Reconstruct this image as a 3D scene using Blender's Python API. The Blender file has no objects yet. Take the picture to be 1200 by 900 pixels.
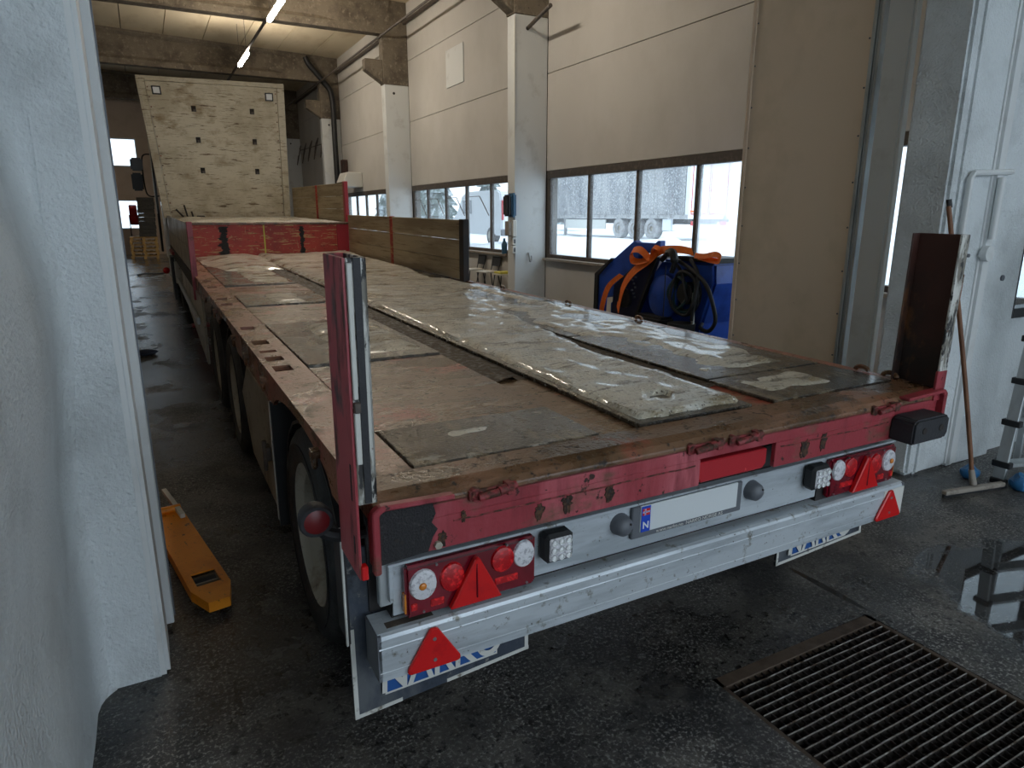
import bpy, bmesh, math, random
from mathutils import Vector, Matrix, noise
random.seed(7)
scn = bpy.context.scene
col = scn.collection
# ------------------------------------------------------------------ camera, world, exposure
cam_d = bpy.data.cameras.new('camera'); cam = bpy.data.objects.new('camera', cam_d); col.objects.link(cam)
cam_d.lens = 785.87/1200*36; cam_d.sensor_width = 36; cam_d.clip_start = .02; cam_d.clip_end = 400
cam.location = (-0.4361, -1.624, 1.7057)
cam.rotation_euler = (math.pi/2-0.2454, 0, -0.4914)
scn.camera = cam
world = bpy.data.worlds.new('world'); scn.world = world; world.use_nodes = True
bg = world.node_tree.nodes['Background']
bg.inputs[0].default_value = (.76, .88, 1.0, 1); bg.inputs[1].default_value = 1.75
scn.view_settings.view_transform = 'Standard'; scn.view_settings.look = 'None'
scn.view_settings.exposure = 0.5; scn.view_settings.gamma = 1; scn.view_settings.use_curve_mapping = False
HALL_LAMP = 88.0      # emission strength of the warm tubes in the hall
# ------------------------------------------------------------------ material helpers
MAT = {}
def lin(c):
    return tuple(((v/12.92) if v <= .04045 else ((v+.055)/1.055)**2.4) for v in c)
def srgb(r, g, b): return lin((r/255, g/255, b/255))
def M(name, colr, rough=.5, metal=0, layers=(), bump=0, bscale=40, coat=0, emit=0, spec=.5, trans=0, alpha=1, bdist=.01):
    """layers: (colour, scale, lo, hi, stretch, rough or None)"""
    m = bpy.data.materials.new(name); m.use_nodes = True; nt = m.node_tree; N = nt.nodes; L = nt.links
    b = N['Principled BSDF']
    b.inputs['Metallic'].default_value = metal; b.inputs['Roughness'].default_value = rough
    b.inputs['Coat Weight'].default_value = coat; b.inputs['Coat Roughness'].default_value = .1; b.inputs['Specular IOR Level'].default_value = spec
    b.inputs['Transmission Weight'].default_value = trans; b.inputs['Alpha'].default_value = alpha
    b.inputs['Base Color'].default_value = (*colr, 1)
    if emit: b.inputs['Emission Color'].default_value = (*colr, 1); b.inputs['Emission Strength'].default_value = emit
    if layers or bump:
        tc = N.new('ShaderNodeTexCoord'); prev = None; prevr = None
        for i, (c2, sc, lo, hi, st, rg) in enumerate(layers):
            mp = N.new('ShaderNodeMapping'); mp.inputs['Scale'].default_value = st; mp.inputs['Location'].default_value = (i*3.7, i*1.3, i*2.1)
            L.new(tc.outputs['Object'], mp.inputs[0])
            nz = N.new('ShaderNodeTexNoise'); nz.inputs['Scale'].default_value = sc; nz.inputs['Detail'].default_value = 8; nz.inputs['Roughness'].default_value = .62
            L.new(mp.outputs[0], nz.inputs['Vector'])
            mr = N.new('ShaderNodeMapRange'); mr.inputs[1].default_value = lo; mr.inputs[2].default_value = hi
            L.new(nz.outputs[0], mr.inputs[0])
            mx = N.new('ShaderNodeMix'); mx.data_type = 'RGBA'
            L.new(mr.outputs[0], mx.inputs[0])
            if prev: L.new(prev, mx.inputs[6])
            else: mx.inputs[6].default_value = (*colr, 1)
            mx.inputs[7].default_value = (*c2, 1); prev = mx.outputs[2]
            if rg is not None:
                mf = N.new('ShaderNodeMix'); mf.data_type = 'FLOAT'; L.new(mr.outputs[0], mf.inputs[0])
                if prevr: L.new(prevr, mf.inputs[2])
                else: mf.inputs[2].default_value = rough
                mf.inputs[3].default_value = rg; prevr = mf.outputs[0]
        if prev: L.new(prev, b.inputs['Base Color'])
        if prevr: L.new(prevr, b.inputs['Roughness'])
        if bump:
            nz = N.new('ShaderNodeTexNoise'); nz.inputs['Scale'].default_value = bscale; nz.inputs['Detail'].default_value = 6
            L.new(tc.outputs['Object'], nz.inputs['Vector'])
            bp = N.new('ShaderNodeBump'); bp.inputs['Strength'].default_value = bump; bp.inputs['Distance'].default_value = bdist
            L.new(nz.outputs[0], bp.inputs['Height']); L.new(bp.outputs[0], b.inputs['Normal'])
    MAT[name] = m
    return m
def emissive(name, c, s):
    m = bpy.data.materials.new(name); m.use_nodes = True; nt = m.node_tree; nt.nodes.clear()
    e = nt.nodes.new('ShaderNodeEmission'); e.inputs[0].default_value = (*c, 1); e.inputs[1].default_value = s
    o = nt.nodes.new('ShaderNodeOutputMaterial'); nt.links.new(e.outputs[0], o.inputs[0]); MAT[name] = m; return m
def pane_mat(name, haze):
    m = bpy.data.materials.new(name); m.use_nodes = True; nt = m.node_tree; N = nt.nodes; L = nt.links; N.clear()
    tr = N.new('ShaderNodeBsdfTransparent'); tr.inputs[0].default_value = (.93, .96, .97, 1)
    gl = N.new('ShaderNodeBsdfGlossy'); gl.inputs['Roughness'].default_value = .03
    lw = N.new('ShaderNodeLayerWeight'); lw.inputs[0].default_value = .5
    pw = N.new('ShaderNodeMath'); pw.operation = 'POWER'; pw.inputs[1].default_value = 5; L.new(lw.outputs['Facing'], pw.inputs[0])
    fr = N.new('ShaderNodeMapRange'); fr.inputs[3].default_value = .035; fr.inputs[4].default_value = .85; L.new(pw.outputs[0], fr.inputs[0])
    df = N.new('ShaderNodeBsdfTranslucent'); df.inputs[0].default_value = (.9, .93, .95, 1)
    tc = N.new('ShaderNodeTexCoord'); nz = N.new('ShaderNodeTexNoise'); nz.inputs['Scale'].default_value = 1.6; nz.inputs['Detail'].default_value = 5
    L.new(tc.outputs['Object'], nz.inputs['Vector'])
    mr = N.new('ShaderNodeMapRange'); mr.inputs[1].default_value = .35; mr.inputs[2].default_value = .75; mr.inputs[3].default_value = haze*.4; mr.inputs[4].default_value = haze
    L.new(nz.outputs[0], mr.inputs[0])
    m1 = N.new('ShaderNodeMixShader'); L.new(mr.outputs[0], m1.inputs[0]); L.new(tr.outputs[0], m1.inputs[1]); L.new(df.outputs[0], m1.inputs[2])
    m2 = N.new('ShaderNodeMixShader'); L.new(fr.outputs[0], m2.inputs[0]); L.new(m1.outputs[0], m2.inputs[1]); L.new(gl.outputs[0], m2.inputs[2])
    o = N.new('ShaderNodeOutputMaterial'); L.new(m2.outputs[0], o.inputs[0]); MAT[name] = m; return m
U = (1, 1, 1)
# ------------------------------------------------------------------ mesh helpers
def nb(): return bmesh.new()
def box(bm, x0, x1, y0, y1, z0, z1):
    v = [bm.verts.new((x, y, z)) for x in (x0, x1) for y in (y0, y1) for z in (z0, z1)]
    for f in ((0, 1, 3, 2), (4, 6, 7, 5), (0, 4, 5, 1), (2, 3, 7, 6), (0, 2, 6, 4), (1, 5, 7, 3)): bm.faces.new([v[i] for i in f])
    return v
def obox(bm, c, ax, ay, az):
    """box from a centre and three half-axis vectors"""
    c = Vector(c); ax = Vector(ax); ay = Vector(ay); az = Vector(az)
    v = [bm.verts.new(c+i*ax+j*ay+k*az) for i in (-1, 1) for j in (-1, 1) for k in (-1, 1)]
    for f in ((0, 1, 3, 2), (4, 6, 7, 5), (0, 4, 5, 1), (2, 3, 7, 6), (0, 2, 6, 4), (1, 5, 7, 3)): bm.faces.new([v[i] for i in f])
def prism(bm, poly, axis, a0, a1):
    def P(p, a): return {'x': (a, p[0], p[1]), 'y': (p[0], a, p[1]), 'z': (p[0], p[1], a)}[axis]
    A = [bm.verts.new(P(p, a0)) for p in poly]; B = [bm.verts.new(P(p, a1)) for p in poly]; n = len(poly)
    bm.faces.new(A[::-1]); bm.faces.new(B)
    for i in range(n): bm.faces.new([A[i], A[(i+1) % n], B[(i+1) % n], B[i]])
def loft(bm, rings, caps=True, closed=True):
    R = [[bm.verts.new(p) for p in r] for r in rings]; n = len(R[0])
    for a, b in zip(R, R[1:]):
        for i in range(n if closed else n-1): bm.faces.new([a[i], a[(i+1) % n], b[(i+1) % n], b[i]])
    if caps and closed: bm.faces.new(R[0][::-1]); bm.faces.new(R[-1])
def frame_of(d):
    d = Vector(d).normalized(); u = Vector((0, 0, 1)) if abs(d.z) < .9 else Vector((1, 0, 0))
    a = d.cross(u).normalized(); return a, d.cross(a).normalized()
def tube(bm, pts, r, n=8, closed=False):
    pts = [Vector(p) for p in pts]; rings = []; m = len(pts)
    a = None
    for i, p in enumerate(pts):
        if closed: d = pts[(i+1) % m]-pts[i-1]
        else: d = pts[min(i+1, m-1)]-pts[max(i-1, 0)]
        d.normalize()
        if a is None: a, b = frame_of(d)
        else:
            a = (a-d*a.dot(d)).normalized(); b = d.cross(a).normalized()
        rr = r[i] if isinstance(r, (list, tuple)) else r
        rings.append([p+rr*(a*math.cos(t)+b*math.sin(t)) for t in [2*math.pi*k/n for k in range(n)]])
    if closed: rings.append(rings[0])
    loft(bm, rings, caps=not closed)
    if closed: bmesh.ops.remove_doubles(bm, verts=bm.verts, dist=1e-5)
def cyl(bm, p0, p1, r, n=12, r1=None): tube(bm, [p0, p1], [r, r if r1 is None else r1], n)
def lathe(bm, prof, c, d, n=24, caps=False):
    c = Vector(c); d = Vector(d).normalized(); a, b = frame_of(d)
    rings = [[c+d*h+r*(a*math.cos(2*math.pi*k/n)+b*math.sin(2*math.pi*k/n)) for k in range(n)] for r, h in prof]
    loft(bm, rings, caps=caps)
def ball(bm, c, rx, ry=None, rz=None, u=12, v=8):
    ry = ry or rx; rz = rz or rx; c = Vector(c)
    mt = Matrix.Translation(c) @ Matrix.Diagonal((rx, ry, rz, 1))
    bmesh.ops.create_uvsphere(bm, u_segments=u, v_segments=v, radius=1, matrix=mt)
def ribbon(bm, pts, wv, th=.004):
    """flat strap through pts, half-width vector wv"""
    pts = [Vector(p) for p in pts]; wv = Vector(wv); rings = []
    for i, p in enumerate(pts):
        d = (pts[min(i+1, len(pts)-1)]-pts[max(i-1, 0)]).normalized(); n = d.cross(wv).normalized()*th
        rings.append([p-wv-n, p+wv-n, p+wv+n, p-wv+n])
    loft(bm, rings)
def catmull(pts, k=6):
    pts = [Vector(p) for p in pts]; out = []
    P = [pts[0]]+pts+[pts[-1]]
    for i in range(1, len(P)-2):
        for j in range(k):
            t = j/k; a, b, c, d = P[i-1], P[i], P[i+1], P[i+2]
            out.append(.5*((2*b)+(c-a)*t+(2*a-5*b+4*c-d)*t*t+(3*b-a-3*c+d)*t**3))
    out.append(pts[-1]); return out
def mesh_of(name, bm, mat, bevel=0, smooth=False, seg=1):
    bmesh.ops.recalc_face_normals(bm, faces=bm.faces)
    if bevel:
        es = [e for e in bm.edges if len(e.link_faces) == 2 and e.calc_face_angle(0) > .5]
        bmesh.ops.bevel(bm, geom=es, offset=bevel, segments=seg, affect='EDGES', clamp_overlap=True)
    me = bpy.data.meshes.new(name); bm.to_mesh(me); bm.free()
    me.materials.append(MAT[mat] if isinstance(mat, str) else mat)
    if smooth:
        for p in me.polygons: p.use_smooth = True
        me.set_sharp_from_angle(angle=math.radians(40))
    return me
def obj(name, bm, mat, parent=None, bevel=0, smooth=False, seg=1, loc=None, label=None):
    me = mesh_of(name, bm, mat, bevel, smooth, seg)
    return link(name, me, parent, loc, label)
def link(name, me, parent=None, loc=None, label=None, rot=None):
    o = bpy.data.objects.new(name, me); col.objects.link(o)
    if parent: o.parent = parent
    if loc is not None: o.location = loc
    if rot is not None: o.rotation_euler = rot
    if label: o['label'] = label
    return o
def thing(name, label, cat, loc=(0, 0, 0), rz=0, group=None):
    o = bpy.data.objects.new(name, None); col.objects.link(o); o.empty_display_size = .1
    o.location = loc; o.rotation_euler = (0, 0, rz); return tag(o, label, cat, group)
def tag(o, label, cat, group=None, kind=None):
    o['label'] = label; o['category'] = cat
    if group: o['group'] = group
    if kind: o['kind'] = kind
    return o
def struct(name, bm, mat, label=None, cat=None, **k):
    o = obj(name, bm, mat, **k); o['kind'] = 'structure'
    if label: o['label'] = label
    if cat: o['category'] = cat
    return o
def sempty(name, label=None, cat=None, loc=(0, 0, 0)):
    o = bpy.data.objects.new(name, None); col.objects.link(o); o.location = loc; o['kind'] = 'structure'; o.empty_display_size = .1
    if label: o['label'] = label
    if cat: o['category'] = cat
    return o
def dup(root, loc, rz=None, label=None):
    r = root.copy(); col.objects.link(r); r.location = loc
    if rz is not None: r.rotation_euler = (0, 0, rz)
    if label: r['label'] = label
    for ch in list(root.children):
        c = ch.copy(); col.objects.link(c); c.parent = r
        for g in list(ch.children):
            d = g.copy(); col.objects.link(d); d.parent = c
    return r
def text(name, body, size, mat, parent, loc, rot=(math.pi/2, 0, 0), ext=.0008, sx=1, shear=0, bold=0):
    cu = bpy.data.curves.new(name, 'FONT'); cu.body = body; cu.size = size; cu.extrude = ext; cu.align_x = 'CENTER'; cu.align_y = 'CENTER'; cu.shear = shear; cu.offset = bold
    t = bpy.data.objects.new(name, cu); col.objects.link(t)
    bpy.context.view_layer.update()
    me = bpy.data.meshes.new_from_object(t.evaluated_get(bpy.context.evaluated_depsgraph_get()))
    bpy.data.objects.remove(t); bpy.data.curves.remove(cu)
    me.materials.clear(); me.materials.append(MAT[mat]); me.name = name
    o = link(name, me, parent, loc, rot=rot); o.scale = (sx, 1, 1); return o
def fbm(x, y, z=0, o=4):
    s = 0; a = 1; t = 0
    for i in range(o):
        s += a*noise.noise((x, y, z)); t += a; a *= .5; x *= 2.07; y *= 2.07; z *= 2.07
    return s/t
def smooth01(a, b, x):
    t = max(0, min(1, (x-a)/(b-a))); return t*t*(3-2*t)
# ------------------------------------------------------------------ materials
M('plaster', srgb(216, 222, 224), .7, layers=[(srgb(190, 195, 196), 2.2, .48, .7, U, None)], bump=.9, bscale=75, bdist=.014)
M('smooth_white', srgb(214, 217, 217), .55, layers=[(srgb(180, 180, 176), 2.5, .55, .8, U, None)], bump=.05)
M('wall_panel', srgb(200, 197, 192), .7, layers=[(srgb(190, 187, 181), .9, .45, .7, (1, 1, .8), None), (srgb(150, 143, 130), 40, .72, .78, U, None)], bump=.08, bscale=20)
M('wall_joint', srgb(96, 90, 82), .9)
M('gate_cream', srgb(228, 208, 184), .5, layers=[(srgb(204, 188, 160), 1.5, .5, .8, U, None), (srgb(120, 100, 70), 9, .74, .78, (1, 1, 1.5), None)], bump=.03)
M('aluminium', srgb(190, 196, 198), .38, .55, layers=[(srgb(140, 145, 148), 6, .5, .8, (1, 1, .3), None)])
M('bumper_alu', srgb(200, 208, 214), .35, .3, layers=[(srgb(164, 172, 178), 4, .46, .66, (.4, 3, 3), .5), (srgb(120, 118, 108), 18, .60, .70, U, None), (srgb(84, 82, 76), 60, .64, .70, U, None)])
M('concrete', srgb(120, 110, 96), .85, layers=[(srgb(92, 83, 72), 2, .44, .62, U, None), (srgb(146, 136, 120), 9, .54, .70, U, None), (srgb(70, 62, 54), 24, .6, .7, U, None)], bump=.3, bscale=25)
M('ceiling_slab', srgb(214, 200, 172), .85, layers=[(srgb(188, 170, 138), 1.3, .5, .75, (1, .4, 1), None)], bump=.05)
M('frame_dark', srgb(74, 66, 60), .5, layers=[(srgb(112, 100, 90), 14, .5, .75, U, None)])
M('sill', srgb(150, 142, 132), .6, layers=[(srgb(90, 80, 70), 12, .55, .75, U, None)])
M('red_paint', srgb(150, 54, 62), .42, layers=[(srgb(182, 92, 100), 3.0, .48, .66, (1, 1, .25), .55), (srgb(122, 40, 48), 6, .52, .66, (1.6, 1, .3), None), (srgb(104, 74, 58), 4.5, .60, .70, (.8, 1, 1.4), .7), (srgb(48, 34, 28), 26, .63, .69, U, .85)], bump=.2, bscale=60)
M('red_rusty', srgb(140, 50, 54), .55, layers=[(srgb(70, 46, 34), 30, .44, .58, U, .8), (srgb(120, 86, 54), 50, .6, .7, U, .8)], bump=.4, bscale=90)
M('rust_dark', srgb(84, 58, 40), .85, layers=[(srgb(40, 30, 26), 45, .42, .56, U, .9), (srgb(150, 104, 78), 30, .62, .7, U, None)], bump=.6, bscale=90)
M('red_bright', srgb(172, 32, 42), .4, layers=[(srgb(214, 90, 84), 30, .66, .74, U, None)])
M('red_scuffed', srgb(182, 58, 42), .5, layers=[(srgb(150, 44, 36), 1.8, .45, .65, U, None), (srgb(196, 160, 110), 10, .57, .61, (.5, 1, 5), .8), (srgb(190, 150, 110), 34, .62, .68, (1, 1, .5), .8), (srgb(60, 40, 30), 16, .62, .70, (1, 1, 2), .8)], bump=.1)
M('rust_brown', srgb(110, 80, 56), .4, layers=[(srgb(142, 102, 78), 2.2, .46, .62, (1, .6, 1), .32), (srgb(80, 58, 38), 4.5, .46, .60, (.6, 1, 1.5), .18), (srgb(148, 78, 60), 3.3, .58, .68, U, None), (srgb(38, 30, 25), 34, .57, .66, U, .7)], bump=.4, bscale=70)
M('deck_steel', srgb(124, 92, 66), .34, coat=.25, layers=[(srgb(160, 70, 54), 1.9, .49, .59, (1.4, .9, 1), .32), (srgb(98, 76, 52), 3.4, .47, .59, (.5, 1.6, 1), .14), (srgb(150, 124, 98), 9, .56, .68, (.5, 1.5, 1), .3), (srgb(50, 40, 32), 30, .56, .66, U, .5)], bump=.3, bscale=80)
M('rail_steel', srgb(148, 96, 76), .34, layers=[(srgb(122, 88, 60), 3, .45, .58, (1, .6, 1), .22), (srgb(164, 88, 76), 4, .54, .66, U, None), (srgb(84, 60, 44), 11, .54, .66, (1, .5, 1), .5), (srgb(48, 36, 30), 40, .60, .68, U, .7)], bump=.3, bscale=70)
M('mat_dark', srgb(72, 64, 54), .3, coat=.35, layers=[(srgb(46, 42, 38), 3, .44, .58, U, .12), (srgb(116, 102, 80), 9, .52, .66, (1.6, .5, 1), .3), (srgb(164, 158, 146), 14, .60, .68, (.6, 1.4, 1), .5), (srgb(28, 26, 24), 45, .58, .66, U, .4)], bump=.6, bscale=90)
M('gravel', srgb(78, 64, 50), .75, layers=[(srgb(40, 34, 30), 30, .45, .6, U, .35), (srgb(120, 96, 66), 12, .6, .75, U, None)], bump=.8, bscale=90)
M('ice', srgb(214, 207, 190), .42, coat=.5, layers=[(srgb(164, 150, 124), 3.2, .49, .62, (.7, 1.0, 1), .22), (srgb(226, 226, 220), 4.5, .50, .62, (.6, 1.2, 1), .5), (srgb(104, 92, 70), 12, .55, .64, (.5, 1.6, 1), .3), (srgb(84, 74, 58), 60, .57, .66, U, .45), (srgb(240, 240, 236), 90, .60, .68, U, .3)], bump=1.0, bscale=75, bdist=.014)
M('plank', srgb(180, 166, 140), .6, layers=[(srgb(154, 138, 112), 2.5, .45, .62, (1, .3, 3), None), (srgb(116, 98, 72), 9, .56, .68, (1, .2, 5), None), (srgb(70, 56, 42), 40, .64, .70, (1, .4, 1), None)], bump=.15)
M('alu_panel', srgb(176, 168, 150), .3, .6, layers=[(srgb(132, 122, 102), 2.5, .46, .66, U, .42), (srgb(90, 80, 66), 16, .60, .70, U, .6)])
M('headboard', srgb(200, 190, 166), .55, layers=[(srgb(176, 164, 138), 1.6, .45, .62, U, None), (srgb(146, 126, 94), 2.4, .54, .70, (1, 1, 1.6), None), (srgb(92, 76, 58), 13, .605, .635, (.35, 1, 8), .8), (srgb(104, 84, 60), 5, .60, .66, (.6, 1, 4), None), (srgb(70, 56, 44), 60, .66, .71, (.5, 1, 1), .8)], bump=.08)
M('tyre', srgb(36, 37, 38), .6, layers=[(srgb(58, 57, 55), 7, .48, .64, U, None), (srgb(24, 24, 24), 20, .54, .66, U, None)], bump=.3, bscale=60)
M('rim', srgb(168, 162, 148), .6, layers=[(srgb(120, 108, 90), 8, .5, .7, U, None), (srgb(74, 60, 48), 20, .62, .72, U, None)], bump=.1)
M('black', srgb(32, 33, 35), .5, layers=[(srgb(56, 56, 56), 10, .55, .8, U, None)])
M('black_rubber', srgb(38, 39, 43), .6, layers=[(srgb(58, 60, 64), 30, .55, .8, U, None)], bump=.15, bscale=120)
M('tarred', srgb(34, 33, 35), .7, layers=[(srgb(66, 62, 62), 60, .55, .7, U, None)], bump=.6, bscale=150)
M('flap', srgb(54, 62, 74), .5, layers=[(srgb(92, 96, 100), 6, .48, .64, (1, 1, .5), None), (srgb(30, 34, 40), 9, .54, .66, U, None), (srgb(130, 128, 122), 30, .62, .70, U, None)], bump=.15)
M('chassis', srgb(44, 42, 42), .7, layers=[(srgb(74, 56, 46), 5, .5, .8, U, None)])
M('white_chip', srgb(200, 200, 194), .55, layers=[(srgb(122, 118, 108), 14, .48, .56, (1.5, 1, .4), None), (srgb(44, 44, 44), 22, .53, .57, (1.5, 1, .5), None), (srgb(120, 84, 60), 30, .62, .68, U, None)])
M('post_inner', srgb(70, 40, 32), .6, layers=[(srgb(40, 32, 28), 3, .42, .62, U, None), (srgb(130, 86, 48), 5, .6, .75, (1, 1, .5), None), (srgb(176, 150, 110), 30, .7, .76, U, None)], bump=.1)
M('post_red', srgb(178, 72, 80), .5, layers=[(srgb(198, 112, 114), 3, .48, .64, (1, 1, .4), None), (srgb(90, 56, 50), 8, .54, .62, (1, 1.6, .35), .7), (srgb(54, 50, 48), 5, .58, .66, (1, 1, .5), None)])
M('lens_red', srgb(176, 14, 24), .12, coat=.6, layers=[(srgb(236, 40, 44), 60, .5, .6, U, None)], bump=.25, bscale=160)
M('lens_dark', srgb(104, 12, 28), .12, coat=.7, layers=[(srgb(140, 24, 44), 5, .5, .7, U, None)])
M('lens_clear', srgb(222, 222, 226), .1, coat=.6, layers=[(srgb(176, 176, 182), 70, .5, .6, U, None)], bump=.4, bscale=140)
M('lens_amber', srgb(214, 128, 40), .15, coat=.5)
M('reflector', srgb(206, 22, 24), .25, coat=.3, layers=[(srgb(160, 16, 26), 9, .55, .75, U, None)])
M('plate_white', srgb(214, 220, 222), .35)
M('blue', srgb(32, 74, 190), .4)
M('logo_blue', srgb(34, 84, 150), .5, layers=[(srgb(60, 72, 84), 14, .6, .68, U, None)])
M('white', srgb(226, 228, 228), .5)
M('worn_white', srgb(206, 206, 200), .6, layers=[(srgb(120, 114, 104), 18, .6, .68, U, None)])
M('red', srgb(200, 36, 44), .5)
M('grey_plastic', srgb(98, 102, 108), .5)
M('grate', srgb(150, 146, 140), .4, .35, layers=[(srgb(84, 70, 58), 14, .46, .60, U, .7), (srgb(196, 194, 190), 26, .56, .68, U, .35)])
M('grate_frame', srgb(84, 70, 58), .5, .2, layers=[(srgb(60, 46, 36), 9, .45, .7, U, .7)], bump=.3)
M('grate_rust_shade', srgb(52, 46, 42), .6, .2, layers=[(srgb(34, 28, 25), 14, .46, .60, U, .7)])  # rusty bar bodies, darkened so the colour carries the shade between bars
M('lens_dim', srgb(112, 26, 30), .35)
M('pit', srgb(52, 47, 44), .9)
M('jack_orange', srgb(224, 138, 28), .38, layers=[(srgb(196, 112, 20), 4, .48, .66, U, None), (srgb(90, 66, 40), 26, .62, .67, (1.5, .6, 1), None), (srgb(60, 50, 40), 90, .64, .70, U, None)])
M('wood_handle', srgb(126, 86, 60), .6, layers=[(srgb(96, 62, 42), 6, .45, .7, (3, 3, .4), None)])
M('pallet_wood', srgb(196, 158, 96), .7, layers=[(srgb(160, 120, 66), 5, .5, .75, U, None)])
M('strap', srgb(240, 112, 24), .65, layers=[(srgb(250, 150, 80), 30, .55, .7, U, None)])
M('machine_blue', srgb(46, 88, 190), .35, layers=[(srgb(24, 50, 130), 3, .5, .75, U, None), (srgb(150, 160, 180), 30, .72, .76, U, None)])
M('hose_green', srgb(30, 62, 66), .45)
M('chair_seat', srgb(226, 222, 212), .45)
M('chrome', srgb(160, 160, 160), .3, .8)
M('yellow', srgb(206, 198, 84), .6)
M('snow', srgb(240, 243, 247), .8, bump=.4, bscale=3, bdist=.05)
M('tarp', srgb(150, 150, 150), .6, layers=[(srgb(112, 114, 118), 1.1, .45, .62, (1, 1, .2), None), (srgb(190, 190, 190), 12, .52, .6, U, None)])
M('truck_white', srgb(228, 232, 236), .4)
M('dirty_truck', srgb(168, 168, 168), .6, layers=[(srgb(120, 118, 116), 4, .45, .7, U, None)])
M('car_glass', srgb(70, 84, 96), .1)
M('spruce', srgb(92, 104, 98), .9, layers=[(srgb(206, 214, 220), 2.5, .5, .65, U, None)])
M('bark', srgb(96, 88, 82), .9)
M('dark_stack', srgb(66, 64, 60), .7, layers=[(srgb(96, 92, 84), 12, .5, .7, (1, 1, 4), None)])
M('far_wall', srgb(214, 196, 178), .8, layers=[(srgb(196, 176, 156), 1.5, .5, .75, U, None)])
M('device_blue', srgb(54, 96, 128), .45)
M('white_plastic', srgb(216, 216, 210), .45)
emissive('tube_warm', (1.0, .89, .74), HALL_LAMP)
pane_mat('pane', .08); pane_mat('pane_hazy', .5); pane_mat('pane_mid', .35)
scn.cycles.use_denoising = True
scn.cycles.max_bounces = 10; scn.cycles.diffuse_bounces = 5; scn.cycles.transparent_max_bounces = 16
scn.cycles.caustics_reflective = False; scn.cycles.caustics_refractive = False; scn.cycles.sample_clamp_indirect = 6
def floor_material():
    m = bpy.data.materials.new('wet_concrete'); m.use_nodes = True; nt = m.node_tree; N = nt.nodes; L = nt.links; b = N['Principled BSDF']
    geo = N.new('ShaderNodeNewGeometry'); pos = geo.outputs['Position']
    def nz(scale, detail=8, rough=.6, st=(1, 1, 1), off=0):
        mp = N.new('ShaderNodeMapping'); mp.inputs['Scale'].default_value = st; mp.inputs['Location'].default_value = (off, off*.7, 0); L.new(pos, mp.inputs[0])
        n = N.new('ShaderNodeTexNoise'); n.inputs['Scale'].default_value = scale; n.inputs['Detail'].default_value = detail; n.inputs['Roughness'].default_value = rough
        L.new(mp.outputs[0], n.inputs['Vector']); return n.outputs[0]
    def rng(s, a, b_, c=0, d=1):
        r = N.new('ShaderNodeMapRange'); r.inputs[1].default_value = a; r.inputs[2].default_value = b_; r.inputs[3].default_value = c; r.inputs[4].default_value = d; L.new(s, r.inputs[0]); return r.outputs[0]
    def mix(f, a, b_):
        x = N.new('ShaderNodeMix'); x.data_type = 'RGBA'; L.new(f, x.inputs[0])
        for k, v in ((6, a), (7, b_)):
            if isinstance(v, tuple): x.inputs[k].default_value = (*v, 1)
            else: L.new(v, x.inputs[k])
        return x.outputs[2]
    def mth(op, a, b_=None):
        x = N.new('ShaderNodeMath'); x.operation = op; x.use_clamp = op in ('MULTIPLY', 'MAXIMUM', 'ADD')
        for k, v in ((0, a), (1, b_)):
            if v is None: continue
            if isinstance(v, (int, float)): x.inputs[k].default_value = v
            else: L.new(v, x.inputs[k])
        return x.outputs[0]
    c = mix(rng(nz(1.4), .4, .65), srgb(72, 70, 69), srgb(40, 39, 40))
    c = mix(rng(nz(3.5, off=5), .46, .6), c, srgb(98, 94, 89))
    c = mix(mth('MULTIPLY', rng(nz(75, 3, .7, off=9), .52, .62), rng(nz(2.2, off=3), .38, .58, .15, 1)), c, srgb(168, 166, 160))
    c = mix(rng(nz(26, 6, .7, off=2), .54, .62), c, srgb(26, 25, 25))
    # standing water: one puddle beside the grate, one along the trailer and a runnel
    sep = N.new('ShaderNodeSeparateXYZ'); L.new(pos, sep.inputs[0]); px, py = sep.outputs[0], sep.outputs[1]
    def blob(cx, cy, rx, ry, wob=.5):
        dx = mth('DIVIDE', mth('SUBTRACT', px, cx), rx); dy = mth('DIVIDE', mth('SUBTRACT', py, cy), ry)
        for q in (dx, dy): q.node.use_clamp = False
        d = N.new('ShaderNodeMath'); d.operation = 'SQRT'
        s = N.new('ShaderNodeMath'); s.operation = 'ADD'; L.new(mth('POWER', mth('ABSOLUTE', dx), 2), s.inputs[0]); L.new(mth('POWER', mth('ABSOLUTE', dy), 2), s.inputs[1]); L.new(s.outputs[0], d.inputs[0])
        a = N.new('ShaderNodeMath'); a.operation = 'ADD'; L.new(d.outputs[0], a.inputs[0]); L.new(rng(nz(3.0, 5, off=1), 0, 1, -wob, wob), a.inputs[1])
        return rng(a.outputs[0], 1.0, .86)
    pud = mth('MAXIMUM', mth('MAXIMUM', blob(3.1, -.42, .62, .58), blob(2.215, .17, .02, .22, .25)), blob(2.60, .62, .16, .10, .5))
    wet = rng(nz(1.1, 6, off=7), .42, .58)
    deep = N.new('ShaderNodeMath'); deep.operation = 'ADD'; L.new(py, deep.inputs[0]); L.new(rng(nz(.9, 5, off=11), .3, .7, -1.2, 1.2), deep.inputs[1])
    film = mth('MULTIPLY', rng(deep.outputs[0], 4.3, 5.3), rng(nz(2.0, 8, .7, (1.0, .55, 1), off=13), .40, .52))
    c = mix(mth('MULTIPLY', wet, .55), c, srgb(30, 28, 27))
    c = mix(mth('MULTIPLY', pud, .8), c, srgb(26, 26, 28))
    L.new(c, b.inputs['Base Color'])
    r = N.new('ShaderNodeMix'); r.data_type = 'FLOAT'; L.new(wet, r.inputs[0]); r.inputs[2].default_value = .5; r.inputs[3].default_value = .24
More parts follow.
